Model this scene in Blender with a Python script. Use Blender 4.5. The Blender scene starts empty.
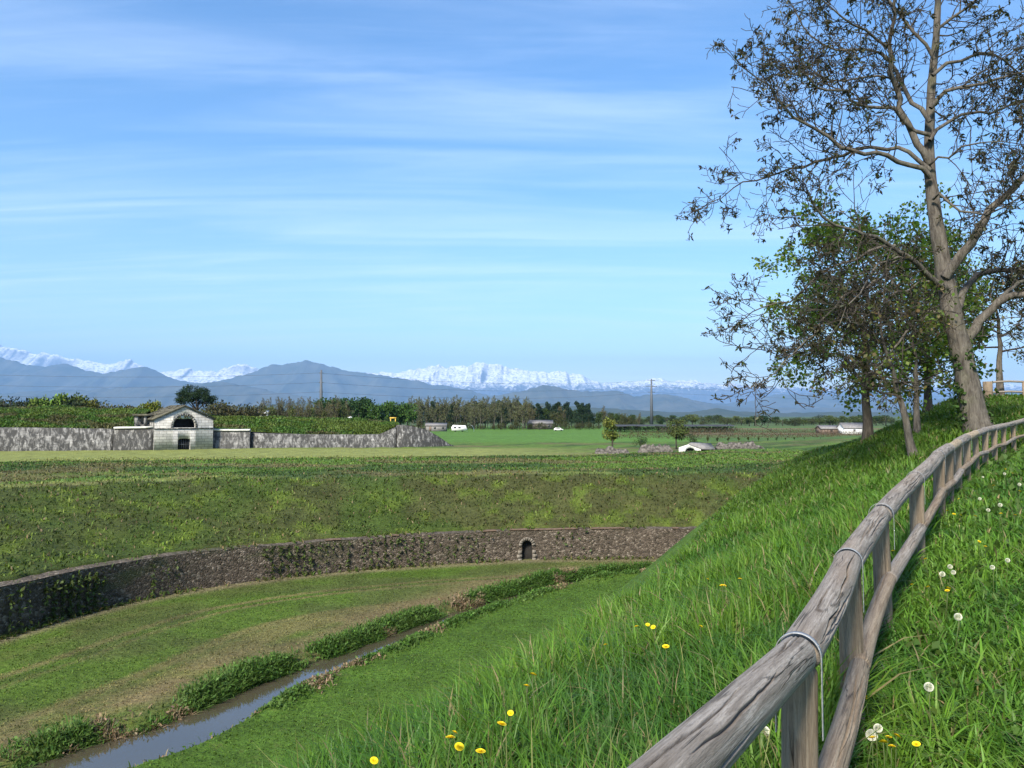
import bpy, math, random
import numpy as np
from mathutils import Vector

sc = bpy.context.scene
COL = sc.collection
R = math.radians
rng = np.random.default_rng(11)
random.seed(5)

# ------------------------------------------------------------------ camera, sky, sun, exposure
FPX = 788.0
PITCH = math.atan(32 / FPX)
cam_data = bpy.data.cameras.new("camera")
cam = bpy.data.objects.new("camera", cam_data)
COL.objects.link(cam)
cam.location = (0, 0, 0)
cam.rotation_euler = (R(90) + PITCH, 0, 0)
cam_data.sensor_width = 36
cam_data.lens = 36 * FPX / 1024
cam_data.clip_start = 0.05
cam_data.clip_end = 300000
sc.camera = cam

SUN_EL, SUN_AZ = R(40), math.atan2(-0.42, -0.91)      # sun behind the camera, to the left
sun_dir = Vector((math.cos(SUN_EL) * math.sin(SUN_AZ), math.cos(SUN_EL) * math.cos(SUN_AZ), math.sin(SUN_EL)))
sd = bpy.data.lights.new("sun", 'SUN')
sd.energy = 3.9
sd.angle = R(11)
sd.color = (1.0, 0.92, 0.78)
sun = bpy.data.objects.new("sun", sd)
COL.objects.link(sun)
sun.rotation_euler = (-sun_dir).to_track_quat('-Z', 'Y').to_euler()

world = bpy.data.worlds.new("World")
sc.world = world
world.use_nodes = True
wn, wl = world.node_tree.nodes, world.node_tree.links
wn.clear()
w_out = wn.new('ShaderNodeOutputWorld')
w_bg = wn.new('ShaderNodeBackground')
w_bg.inputs['Strength'].default_value = 0.086
sky = wn.new('ShaderNodeTexSky')
sky.sky_type = 'NISHITA'
sky.sun_disc = False
sky.sun_elevation = SUN_EL
sky.sun_rotation = SUN_AZ
sky.air_density = 1.15
sky.dust_density = 0.1
sky.ozone_density = 2.5


def wmath(op, a, b=None, c=None):
    n = wn.new('ShaderNodeMath')
    n.operation = op
    for i, v in enumerate((a, b, c)):
        if v is None:
            continue
        if isinstance(v, (int, float)):
            n.inputs[i].default_value = v
        else:
            wl.new(v, n.inputs[i])
    return n.outputs[0]


tc = wn.new('ShaderNodeTexCoord')
sep = wn.new('ShaderNodeSeparateXYZ')
wl.new(tc.outputs['Generated'], sep.inputs[0])
zz = wmath('ADD', wmath('MAXIMUM', sep.outputs[2], 0.0), 0.10)
px_ = wmath('DIVIDE', sep.outputs[0], zz)
py_ = wmath('DIVIDE', sep.outputs[1], zz)


def cirrus(sx, sy, rot, scale, lo, hi, detail=6, rough=0.55, dist=0.6, off=(0, 0, 0)):
    comb = wn.new('ShaderNodeCombineXYZ')
    wl.new(px_, comb.inputs[0])
    wl.new(py_, comb.inputs[1])
    mp = wn.new('ShaderNodeMapping')
    mp.inputs['Rotation'].default_value = (0, 0, rot)
    mp.inputs['Scale'].default_value = (sx, sy, 1)
    mp.inputs['Location'].default_value = off
    wl.new(comb.outputs[0], mp.inputs[0])
    nz = wn.new('ShaderNodeTexNoise')
    nz.inputs['Scale'].default_value = scale
    nz.inputs['Detail'].default_value = detail
    nz.inputs['Roughness'].default_value = rough
    nz.inputs['Distortion'].default_value = dist
    wl.new(mp.outputs[0], nz.inputs['Vector'])
    mr = wn.new('ShaderNodeMapRange')
    mr.interpolation_type = 'SMOOTHSTEP'
    mr.inputs['From Min'].default_value = lo
    mr.inputs['From Max'].default_value = hi
    wl.new(nz.outputs[0], mr.inputs[0])
    return mr.outputs[0]


c1 = cirrus(0.42, 2.6, R(7), 1.0, 0.40, 0.80, 7, 0.55, 0.9, off=(1.3, 0.62, 0))
c2 = cirrus(0.9, 7.5, R(-6), 1.3, 0.42, 0.80, 8, 0.6, 1.2, (4.2, 1.7, 2))
c3 = cirrus(0.22, 0.5, R(14), 1.0, 0.35, 0.75, 3, 0.5, 0.3, (7.5, 3.1, 5))
cl = wmath('ADD', wmath('MULTIPLY', c1, 0.33), wmath('MULTIPLY', wmath('MULTIPLY', c2, c3), 0.28))
cl = wmath('ADD', cl, wmath('MULTIPLY', c3, 0.12))
hsv = wn.new('ShaderNodeHueSaturation')
hsv.inputs['Saturation'].default_value = 1.27
hsv.inputs['Value'].default_value = 1.0
hsv.inputs['Hue'].default_value = 0.504
wl.new(sky.outputs[0], hsv.inputs['Color'])
mixs = wn.new('ShaderNodeMix')
mixs.data_type = 'RGBA'
wl.new(cl, mixs.inputs[0])
wl.new(hsv.outputs[0], mixs.inputs[6])
mixs.inputs[7].default_value = (6.6, 7.4, 8.7, 1)
wl.new(mixs.outputs[2], w_bg.inputs['Color'])
wl.new(w_bg.outputs[0], w_out.inputs[0])

vs = sc.view_settings
sc.display_settings.display_device = 'sRGB'
vs.view_transform = 'Standard'
vs.look = 'None'
vs.exposure = 1.32
vs.gamma = 1.0
vs.use_curve_mapping = False
sc.render.engine = 'CYCLES'
cy = sc.cycles
cy.use_denoising = True
try:
    cy.denoiser = 'OPENIMAGEDENOISE'
    cy.denoising_input_passes = 'RGB_ALBEDO_NORMAL'
except Exception:
    pass
cy.max_bounces = 6
cy.diffuse_bounces = 3
cy.glossy_bounces = 2
cy.transmission_bounces = 3
cy.transparent_max_bounces = 6
cy.volume_bounces = 0
cy.caustics_reflective = False
cy.caustics_refractive = False
sc.render.film_transparent = False


# ------------------------------------------------------------------ helpers: picture rays, noise, meshes
def ray(px, py):
    u, v = (px - 512) / FPX, (384 - py) / FPX
    cp, sp = math.cos(PITCH), math.sin(PITCH)
    d = np.array([u, cp - v * sp, sp + v * cp])
    return d / d[1]


def at(px, py, Y):
    return ray(px, py) * Y


def vnoise(x, y, seed=0):
    x = np.asarray(x, float)
    y = np.asarray(y, float)
    xi, yi = np.floor(x).astype(np.int64), np.floor(y).astype(np.int64)
    xf, yf = x - xi, y - yi
    xf, yf = xf * xf * (3 - 2 * xf), yf * yf * (3 - 2 * yf)

    def hsh(a, b):
        n = (a * 374761393 + b * 668265263 + seed * 1442695041) & 0x7fffffff
        n = ((n ^ (n >> 13)) * 1274126177) & 0x7fffffff
        return ((n ^ (n >> 16)) & 0xffff) / 65535.0
    a, b, c, d = hsh(xi, yi), hsh(xi + 1, yi), hsh(xi, yi + 1), hsh(xi + 1, yi + 1)
    return (a * (1 - xf) + b * xf) * (1 - yf) + (c * (1 - xf) + d * xf) * yf


def fbm(x, y, seed=0, oct=4):
    s, a, n = 0.0, 0.5, 0.0
    for o in range(oct):
        s = s + a * vnoise(x * 2 ** o, y * 2 ** o, seed + o * 17)
        n += a
        a *= 0.5
    return s / n


def sstep(a, b, x):
    t = np.clip((x - a) / (b - a), 0, 1)
    return t * t * (3 - 2 * t)


class MB:
    """Collects vertices and faces with a colour per vertex and a uv per vertex."""

    def __init__(self):
        self.v, self.f, self.c, self.u, self.n = [], [], [], [], 0

    def add(self, verts, faces, col=(1, 1, 1), uv=None):
        verts = np.asarray(verts, np.float32).reshape(-1, 3)
        m = len(verts)
        self.v.append(verts)
        if not isinstance(faces, list):
            faces = [faces]
        for f in faces:
            f = np.asarray(f, np.int64)
            if len(f):
                self.f.append(f + self.n)
        col = np.asarray(col, np.float32)
        self.c.append(np.broadcast_to(col, (m, 3)) if col.ndim == 1 else col)
        self.u.append(np.zeros((m, 2), np.float32) if uv is None else np.asarray(uv, np.float32))
        self.n += m

    def box(self, lo, hi, col=(1, 1, 1)):
        x0, y0, z0 = lo
        x1, y1, z1 = hi
        v = [(x0, y0, z0), (x1, y0, z0), (x1, y1, z0), (x0, y1, z0), (x0, y0, z1), (x1, y0, z1), (x1, y1, z1), (x0, y1, z1)]
        self.add(v, np.array([(0, 3, 2, 1), (4, 5, 6, 7), (0, 1, 5, 4), (1, 2, 6, 5), (2, 3, 7, 6), (3, 0, 4, 7)]), col)

    def tube(self, pts, rad, sides=6, col=(1, 1, 1), cap=True):
        pts = np.asarray(pts, float)
        k = len(pts)
        rad = np.broadcast_to(np.asarray(rad, float), (k,))
        tan = np.gradient(pts, axis=0)
        tan /= np.linalg.norm(tan, axis=1, keepdims=True) + 1e-12
        ref = np.array([0.0, 0, 1]) if abs(tan[0, 2]) < 0.9 else np.array([1.0, 0, 0])
        a = np.cross(tan[0], ref)
        a /= np.linalg.norm(a)
        A = np.empty((k, 3))
        for i in range(k):
            a = a - tan[i] * a.dot(tan[i])
            a /= np.linalg.norm(a) + 1e-12
            A[i] = a
        B = np.cross(tan, A)
        th = np.arange(sides) * 2 * math.pi / sides
        V = pts[:, None] + rad[:, None, None] * (np.cos(th)[None, :, None] * A[:, None] + np.sin(th)[None, :, None] * B[:, None])
        ln = np.r_[0, np.cumsum(np.linalg.norm(np.diff(pts, axis=0), axis=1))]
        uv = np.stack(np.broadcast_arrays(th[None] * rad[:, None], ln[:, None]), -1).reshape(-1, 2)
        i = np.arange(k - 1)[:, None] * sides
        j = np.arange(sides)[None]
        j2 = (j + 1) % sides
        q = np.stack([i + j, i + j2, i + sides + j2, i + sides + j], -1).reshape(-1, 4)
        fs = [q]
        if cap and sides in (4, 6, 8, 10, 12):
            fs.append(np.array([list(range(sides - 1, -1, -1))]))
            fs.append(np.array([[(k - 1) * sides + t for t in range(sides)]]))
        self.add(V.reshape(-1, 3), fs, col, uv)

    def build(self, name, mat, parent=None, smooth=False):
        me = bpy.data.meshes.new(name)
        V = np.concatenate(self.v)
        me.vertices.add(len(V))
        me.vertices.foreach_set('co', V.ravel())
        lt = np.concatenate([np.full(len(f), f.shape[1], np.int32) for f in self.f])
        li = np.concatenate([f.ravel() for f in self.f]).astype(np.int32)
        ls = np.r_[0, np.cumsum(lt)[:-1]].astype(np.int32)
        me.loops.add(len(li))
        me.loops.foreach_set('vertex_index', li)
        me.polygons.add(len(lt))
        me.polygons.foreach_set('loop_start', ls)
        me.polygons.foreach_set('loop_total', lt)
        if smooth:
            me.polygons.foreach_set('use_smooth', np.ones(len(lt), bool))
        me.update(calc_edges=True)
        at_ = me.attributes.new('Col', 'FLOAT_COLOR', 'POINT')
        C = np.concatenate(self.c)
        at_.data.foreach_set('color', np.c_[C, np.ones(len(C))].astype(np.float32).ravel())
        U = np.concatenate(self.u)
        uvl = me.uv_layers.new(name='UVMap')
        uvl.data.foreach_set('uv', U[li].ravel())
        me.materials.append(mat)
        o = bpy.data.objects.new(name, me)
        COL.objects.link(o)
        if parent is not None:
            o.parent = parent
        return o


def tag(o, label=None, cat=None, group=None, kind=None):
    for k, v in (('label', label), ('category', cat), ('group', group), ('kind', kind)):
        if v:
            o[k] = v
    return o


def thing(name, label, cat, loc=(0, 0, 0), rz=0, group=None):
    o = bpy.data.objects.new(name, None)
    o.empty_display_size = 0.2
    COL.objects.link(o)
    o.location = [float(v) for v in loc]
    o.rotation_euler = (0, 0, rz)
    return tag(o, label, cat, group)


def copy_tree(o, parent=None):
    c = o.copy()
    COL.objects.link(c)
    if parent is not None:
        c.parent = parent
    for ch in list(o.children):
        copy_tree(ch, c)
    return c


# ------------------------------------------------------------------ materials
def new_mat(name):
    m = bpy.data.materials.new(name)
    m.use_nodes = True
    nt = m.node_tree
    for n in list(nt.nodes):
        nt.nodes.remove(n)
    out = nt.nodes.new('ShaderNodeOutputMaterial')
    return m, nt, out


class NT:
    def __init__(self, nt):
        self.nt = nt

    def n(self, t, **kw):
        n = self.nt.nodes.new(t)
        for k, v in kw.items():
            setattr(n, k, v)
        return n

    def link(self, a, b):
        self.nt.links.new(a, b)

    def val(self, sock, v):
        if hasattr(v, 'is_linked') or hasattr(v, 'links'):
            self.link(v, sock)
        else:
            sock.default_value = v

    def noise(self, vec, scale, detail=4, rough=0.55, dist=0.0):
        n = self.n('ShaderNodeTexNoise')
        n.inputs['Scale'].default_value = scale
        n.inputs['Detail'].default_value = detail
        n.inputs['Roughness'].default_value = rough
        n.inputs['Distortion'].default_value = dist
        if vec is not None:
            self.link(vec, n.inputs['Vector'])
        return n.outputs[0]

    def mapping(self, vec, scale=(1, 1, 1), rot=(0, 0, 0)):
        n = self.n('ShaderNodeMapping')
        n.inputs['Scale'].default_value = scale
        n.inputs['Rotation'].default_value = rot
        self.link(vec, n.inputs[0])
        return n.outputs[0]

    def remap(self, v, a, b, c=0.0, d=1.0):
        n = self.n('ShaderNodeMapRange')
        for i, x in zip((1, 2, 3, 4), (a, b, c, d)):
            n.inputs[i].default_value = x
        self.link(v, n.inputs[0])
        return n.outputs[0]

    def mix(self, f, a, b, blend='MIX'):
        n = self.n('ShaderNodeMix', data_type='RGBA', blend_type=blend)
        self.val(n.inputs[0], f)
        for s, v in ((n.inputs[6], a), (n.inputs[7], b)):
            if isinstance(v, tuple):
                s.default_value = (*v[:3], 1)
            else:
                self.link(v, s)
        return n.outputs[2]

    def math(self, op, a, b=None):
        n = self.n('ShaderNodeMath', operation=op)
        self.val(n.inputs[0], a)
        if b is not None:
            self.val(n.inputs[1], b)
        return n.outputs[0]

    def ramp(self, v, stops):
        n = self.n('ShaderNodeValToRGB')
        e = n.color_ramp.elements
        while len(e) < len(stops):
            e.new(0.5)
        for el, (p, c) in zip(e, stops):
            el.position = p
            el.color = (*c, 1)
        self.link(v, n.inputs[0])
        return n.outputs[0]

    def bump(self, h, strength=0.5, dist=0.02):
        n = self.n('ShaderNodeBump')
        n.inputs['Strength'].default_value = strength
        n.inputs['Distance'].default_value = dist
        self.link(h, n.inputs['Height'])
        return n.outputs[0]

    def bsdf(self, color, rough=0.8, spec=0.3, normal=None, out=None):
        n = self.n('ShaderNodeBsdfPrincipled')
        if isinstance(color, tuple):
            n.inputs['Base Color'].default_value = (*color, 1)
        else:
            self.link(color, n.inputs['Base Color'])
        self.val(n.inputs['Roughness'], rough)
        n.inputs['Specular IOR Level'].default_value = spec
        if normal is not None:
            self.link(normal, n.inputs['Normal'])
        if out is not None:
            self.link(n.outputs[0], out.inputs[0])
        return n

    def obj(self):
        return self.n('ShaderNodeTexCoord').outputs['Object']

    def pos(self):
        return self.n('ShaderNodeNewGeometry').outputs['Position']

    def uv(self):
        return self.n('ShaderNodeTexCoord').outputs['UV']

    def col(self):
        return self.n('ShaderNodeAttribute', attribute_name='Col').outputs['Color']


def mat_ground():
    m, nt, out = new_mat('turf')
    k = NT(nt)
    p = k.pos()
    c = k.col()
    n1 = k.noise(p, 0.55, 5, 0.6)
    n2 = k.noise(p, 4.0, 6, 0.65)
    n3 = k.noise(p, 18.0, 4, 0.7)
    f = k.math('MULTIPLY', k.remap(n1, 0.3, 0.7, 0.72, 1.28), k.remap(n2, 0.3, 0.7, 0.62, 1.4))
    f = k.math('MULTIPLY', f, k.remap(n3, 0.3, 0.7, 0.6, 1.4))
    g = k.n('ShaderNodeCombineXYZ')
    for i in range(3):
        k.link(f, g.inputs[i])
    c2 = k.mix(1.0, c, g.outputs[0], 'MULTIPLY')
    # scattered straw and moss tints
    c3 = k.mix(k.remap(k.noise(p, 2.2, 5, 0.7), 0.56, 0.74, 0, 0.40), c2, (0.13, 0.105, 0.045))
    h = k.math('ADD', k.math('MULTIPLY', n2, 1.0), k.math('MULTIPLY', n3, 0.5))
    k.bsdf(c3, 0.9, 0.15, k.bump(h, 0.9, 0.18), out)
    return m


def mat_blade(name, trans=0.35, rough=0.5, spec=0.25):
    m, nt, out = new_mat(name)
    k = NT(nt)
    c = k.col()
    b = k.bsdf(c, rough, spec)
    t = k.n('ShaderNodeBsdfTranslucent')
    k.link(k.mix(1.0, c, (1.25, 1.2, 0.6), 'MULTIPLY'), t.inputs[0])
    mx = k.n('ShaderNodeMixShader')
    mx.inputs[0].default_value = trans
    k.link(b.outputs[0], mx.inputs[1])
    k.link(t.outputs[0], mx.inputs[2])
    k.link(mx.outputs[0], out.inputs[0])
    return m


def mat_wood(name, pale, mid, dark, warm):
    m, nt, out = new_mat(name)
    k = NT(nt)
    uv = k.uv()
    g1 = k.noise(k.mapping(uv, (55, 2.2, 1)), 1.0, 8, 0.65, 0.9)
    g2 = k.noise(k.mapping(uv, (170, 5, 1)), 1.0, 5, 0.6, 0.4)
    big = k.noise(k.mapping(uv, (6, 1.1, 1)), 1.0, 3, 0.5)
    c = k.ramp(g1, [(0.25, dark), (0.45, mid), (0.62, pale), (0.8, mid)])
    c = k.mix(k.remap(g2, 0.35, 0.7, 0.0, 0.45), c, dark)
    c = k.mix(k.remap(big, 0.45, 0.7, 0.0, 0.55), c, warm)
    chk = k.noise(k.mapping(uv, (26, 1.1, 1)), 1.0, 3, 0.5, 0.5)
    chk = k.remap(k.math('ABSOLUTE', k.math('SUBTRACT', chk, 0.5)), 0.0, 0.02, 1.0, 0.0)
    chk = k.math('MULTIPLY', chk, k.remap(k.noise(k.mapping(uv, (9, 2.5, 1)), 1.0, 2, 0.5), 0.48, 0.60, 0, 1))
    pores = k.noise(k.mapping(uv, (260, 26, 1)), 1.0, 4, 0.7)
    c = k.mix(k.remap(pores, 0.5, 0.72, 0, 0.65), c, dark)
    c = k.mix(k.math('MULTIPLY', chk, 0.85), c, (dark[0] * 0.35, dark[1] * 0.33, dark[2] * 0.3))
    knots = k.n('ShaderNodeTexVoronoi')
    knots.inputs['Scale'].default_value = 5.0
    k.link(k.mapping(uv, (1, 0.55, 1)), knots.inputs['Vector'])
    kd = k.remap(knots.outputs['Distance'], 0.03, 0.085, 0.75, 0.0)
    c = k.mix(kd, c, (dark[0] * 0.7, dark[1] * 0.6, dark[2] * 0.5))
    h = k.math('SUBTRACT', k.math('ADD', k.math('MULTIPLY', g1, 0.8), k.math('ADD', k.math('MULTIPLY', g2, 0.4), k.math('MULTIPLY', pores, -0.5))), chk)
    k.bsdf(c, 0.78, 0.25, k.bump(h, 0.75, 0.006), out)
    return m


def mat_bark(name, a, b, scale=1.0):
    m, nt, out = new_mat(name)
    k = NT(nt)
    p = k.obj()
    n1 = k.noise(k.mapping(p, (9 * scale, 9 * scale, 2.2 * scale)), 1.0, 8, 0.7, 0.6)
    n2 = k.noise(p, 1.6 * scale, 5, 0.6)
    c = k.mix(k.remap(n1, 0.35, 0.68), b, a)
    c = k.mix(k.remap(n2, 0.52, 0.72, 0, 0.5), c, (a[0] * 0.75, a[1] * 0.85, a[2] * 0.6))
    k.bsdf(c, 0.92, 0.15, k.bump(n1, 0.9, 0.05), out)
    return m


def mat_fort_stone(name='weathered_limestone', c1_=(0.36, 0.35, 0.335), c2_=(0.20, 0.197, 0.192)):
    m, nt, out = new_mat(name)
    k = NT(nt)
    p = k.obj()
    sepx = k.n('ShaderNodeSeparateXYZ')
    k.link(p, sepx.inputs[0])
    u = k.math('ADD', sepx.outputs[0], k.math('MULTIPLY', sepx.outputs[1], 0.83))
    cmb = k.n('ShaderNodeCombineXYZ')
    k.link(u, cmb.inputs[0])
    k.link(sepx.outputs[2], cmb.inputs[1])
    br = k.n('ShaderNodeTexBrick')
    br.inputs['Scale'].default_value = 1.0
    br.inputs['Brick Width'].default_value = 1.35
    br.inputs['Row Height'].default_value = 0.55
    br.inputs['Mortar Size'].default_value = 0.035
    br.inputs['Color1'].default_value = (*c1_, 1)
    br.inputs['Color2'].default_value = (*c2_, 1)
    br.inputs['Mortar'].default_value = (0.16, 0.15, 0.14, 1)
    k.link(cmb.outputs[0], br.inputs['Vector'])
    streak = k.noise(k.mapping(p, (1.7, 1.7, 0.75)), 1.0, 7, 0.72, 0.5)
    blot = k.noise(p, 1.3, 7, 0.72)
    c = k.mix(k.math('MULTIPLY', k.remap(blot, 0.42, 0.66, 0, 0.95), k.math('ADD', k.math('MULTIPLY', k.col(), 0.6), 0.25)), br.outputs['Color'], (0.20, 0.195, 0.18))
    amt = k.math('MULTIPLY', k.remap(streak, 0.36, 0.54, 0, 1), k.col())
    c = k.mix(amt, c, (0.045, 0.044, 0.042))
    h = k.math('ADD', br.outputs['Fac'], blot)
    k.bsdf(c, 0.9, 0.2, k.bump(h, 0.35, 0.02), out)
    return m


def mat_rubble():
    m, nt, out = new_mat('rubble_masonry')
    k = NT(nt)
    uv = k.uv()
    v = k.n('ShaderNodeTexVoronoi')
    v.inputs['Scale'].default_value = 5.8
    k.link(k.mapping(uv, (1.0, 1.35, 1)), v.inputs['Vector'])
    e = k.n('ShaderNodeTexVoronoi', feature='DISTANCE_TO_EDGE')
    e.inputs['Scale'].default_value = 5.8
    k.link(k.mapping(uv, (1.0, 1.35, 1)), e.inputs['Vector'])
    sepc = k.n('ShaderNodeSeparateColor')
    k.link(v.outputs['Color'], sepc.inputs[0])
    c = k.ramp(sepc.outputs[0], [(0.0, (0.045, 0.036, 0.028)), (0.35, (0.088, 0.069, 0.054)), (0.75, (0.13, 0.102, 0.08)), (1.0, (0.25, 0.21, 0.17))])
    n = k.noise(k.mapping(uv, (1, 1, 1)), 9, 5, 0.65)
    c = k.mix(k.remap(n, 0.45, 0.75, 0, 0.6), c, (0.06, 0.052, 0.042))
    joint = k.remap(e.outputs['Distance'], 0.0, 0.09, 1, 0)
    c = k.mix(k.math('MULTIPLY', joint, 0.7), c, (0.055, 0.05, 0.035))
    moss = k.remap(k.noise(k.mapping(uv, (0.16, 0.5, 1)), 1.0, 6, 0.65), 0.5, 0.62, 0, 0.8)
    moss = k.math('MULTIPLY', moss, k.col())
    c = k.mix(moss, c, (0.045, 0.06, 0.022))
    k.bsdf(c, 0.93, 0.15, k.bump(k.math('ADD', e.outputs['Distance'], k.math('MULTIPLY', n, 0.2)), 1.0, 0.12), out)
    return m


def mat_plain(name, color, rough=0.8, spec=0.25, var=0.25, scale=3.0, metallic=0.0, coords='obj'):
    m, nt, out = new_mat(name)
    k = NT(nt)
    p = k.obj()
    n = k.noise(p, scale, 5, 0.6)
    c = k.mix(k.remap(n, 0.3, 0.7), tuple(x * (1 - var) for x in color), tuple(min(1, x * (1 + var)) for x in color))
    b = k.bsdf(c, rough, spec, k.bump(n, 0.25, 0.02), out)
    b.inputs['Metallic'].default_value = metallic
    return m


def mat_mountain(name, low, rock, snow_z, snow_w, nscale, snow=(0.86, 0.87, 0.89)):
    m, nt, out = new_mat(name)
    k = NT(nt)
    p = k.pos()
    sepx = k.n('ShaderNodeSeparateXYZ')
    k.link(p, sepx.inputs[0])
    nrm = k.n('ShaderNodeNewGeometry').outputs['Normal']
    sepn = k.n('ShaderNodeSeparateXYZ')
    k.link(nrm, sepn.inputs[0])
    n1 = k.noise(p, nscale, 8, 0.68)
    n2 = k.noise(k.mapping(p, (1, 1, 0.35)), nscale * 1.6, 9, 0.75)
    c = k.mix(k.remap(n1, 0.35, 0.65), low, rock)
    if snow_z is not None:
        zz = k.math('ADD', sepx.outputs[2], k.math('MULTIPLY', k.math('SUBTRACT', n2, 0.5), snow_w * 7.0))
        f = k.remap(zz, snow_z - snow_w * 0.5, snow_z + snow_w * 0.5)
        steep = k.remap(sepn.outputs[2], 0.66, 0.88, 0.1, 1.0)
        n3 = k.noise(k.mapping(p, (1, 1, 0.3)), nscale * 2.6, 6, 0.7)
        f = k.math('MULTIPLY', f, k.remap(n3, 0.42, 0.52, 0.40, 1.0))
        c = k.mix(k.math('MULTIPLY', f, steep), c, snow)
    k.bsdf(c, 0.9, 0.1, None, out)
    return m


M = {
    'turf': mat_ground(),
    'blade': mat_blade('grass_blade'),
    'weed': mat_blade('weed_leaf', 0.25, 0.6, 0.2),
    'leaf': mat_blade('tree_leaf', 0.42, 0.5, 0.3),
    'rail': mat_wood('silvered_rail_wood', (0.37, 0.335, 0.295), (0.225, 0.195, 0.165), (0.085, 0.069, 0.055), (0.23, 0.175, 0.125)),
    'post': mat_wood('brown_post_wood', (0.34, 0.275, 0.20), (0.23, 0.175, 0.12), (0.085, 0.062, 0.044), (0.15, 0.105, 0.07)),
    'newrail': mat_wood('pale_rail_wood', (0.46, 0.38, 0.26), (0.35, 0.27, 0.175), (0.14, 0.10, 0.065), (0.36, 0.29, 0.19)),
    'strap': mat_plain('galvanised_strap', (0.30, 0.31, 0.32), 0.55, 0.4, 0.25, 60, 0.5),
    'walnut_bark': mat_bark('pale_grey_bark', (0.165, 0.148, 0.126), (0.045, 0.038, 0.032)),
    'twig_bark': mat_bark('twig_bark', (0.085, 0.073, 0.06), (0.035, 0.03, 0.026)),
    'dark_bark': mat_bark('dark_bark', (0.12, 0.10, 0.08), (0.035, 0.03, 0.024)),
    'fort': mat_fort_stone(),
    'gatestone': mat_fort_stone('pale_gate_limestone', (0.60, 0.58, 0.54), (0.42, 0.41, 0.39)),
    'rubble': mat_rubble(),
    'coping': mat_plain('weathered_coping', (0.115, 0.08, 0.058), 0.9, 0.2, 0.5, 4.0),
    'whitecoping': mat_plain('pale_stone_coping', (0.55, 0.54, 0.50), 0.9, 0.2, 0.25, 1.5),
    'roofmoss': mat_plain('mossy_roof_slabs', (0.085, 0.08, 0.06), 0.95, 0.15, 0.85, 1.1),
    'dark': mat_plain('painted_interior_shade', (0.03, 0.028, 0.026), 0.95, 0.1, 0.3, 2.0),  # near-black base colour stands in for the shade inside openings
    'steel': mat_plain('grey_pole_steel', (0.085, 0.095, 0.11), 0.6, 0.3, 0.2, 0.5),
    'cable': mat_plain('cable_metal', (0.07, 0.08, 0.10), 0.6, 0.3, 0.1, 0.5),
    'white': mat_plain('white_painted_plaster', (0.74, 0.74, 0.72), 0.7, 0.3, 0.08, 1.0),
    'greyroof': mat_plain('grey_roof', (0.19, 0.18, 0.175), 0.85, 0.25, 0.3, 1.5),
    'brownwall': mat_plain('brown_wall', (0.16, 0.12, 0.095), 0.9, 0.2, 0.3, 1.5),
    'yellow': mat_plain('yellow_painted_timber', (0.55, 0.36, 0.06), 0.6, 0.3, 0.15, 2),
    'glass': mat_plain('dark_window_glass', (0.03, 0.035, 0.04), 0.15, 0.5, 0.1, 2),
    'tyre': mat_plain('black_rubber', (0.02, 0.02, 0.02), 0.9, 0.2, 0.1, 2),
    'net': mat_plain('dark_hail_net', (0.055, 0.058, 0.065), 0.9, 0.1, 0.25, 0.6),
    'ruin': mat_plain('ruined_masonry', (0.105, 0.095, 0.085), 0.95, 0.15, 0.85, 2.6),
    'petal': mat_blade('yellow_petal', 0.2, 0.6, 0.2),
    'fluff': mat_blade('white_seed_fluff', 0.4, 0.8, 0.1),
    'stem': mat_blade('flower_stem', 0.2, 0.5, 0.3),
}

# ------------------------------------------------------------------ terrain
PLAIN, FLOOR, WTOP, CREST = -6.8, -11.5, -9.15, -5.25
WATER = FLOOR - 0.22


def dense(pts, n=400):
    pts = np.asarray(pts, float)
    k = len(pts)
    P = np.vstack([2 * pts[0] - pts[1], pts, 2 * pts[-1] - pts[-2]])
    out = []
    L = np.r_[0, np.cumsum(np.linalg.norm(np.diff(pts, axis=0), axis=1))]
    for s in np.linspace(0, L[-1] - 1e-6, n):
        i = min(np.searchsorted(L, s, 'right') - 1, k - 2)
        t = (s - L[i]) / (L[i + 1] - L[i])
        p0, p1, p2, p3 = P[i], P[i + 1], P[i + 2], P[i + 3]
        m1 = (p2 - p0) * (L[i + 1] - L[i]) / (np.linalg.norm(p2 - p1) + np.linalg.norm(p1 - p0))
        m2 = (p3 - p1) * (L[i + 1] - L[i]) / (np.linalg.norm(p3 - p2) + np.linalg.norm(p2 - p1))
        out.append((2 * t ** 3 - 3 * t ** 2 + 1) * p1 + (t ** 3 - 2 * t ** 2 + t) * m1 + (-2 * t ** 3 + 3 * t ** 2) * p2 + (t ** 3 - t ** 2) * m2)
    return np.array(out)


def wp(px, py, z=FLOOR):
    r = ray(px, py)
    Y = z / r[2]
    return (r[0] * Y, Y)


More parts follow.
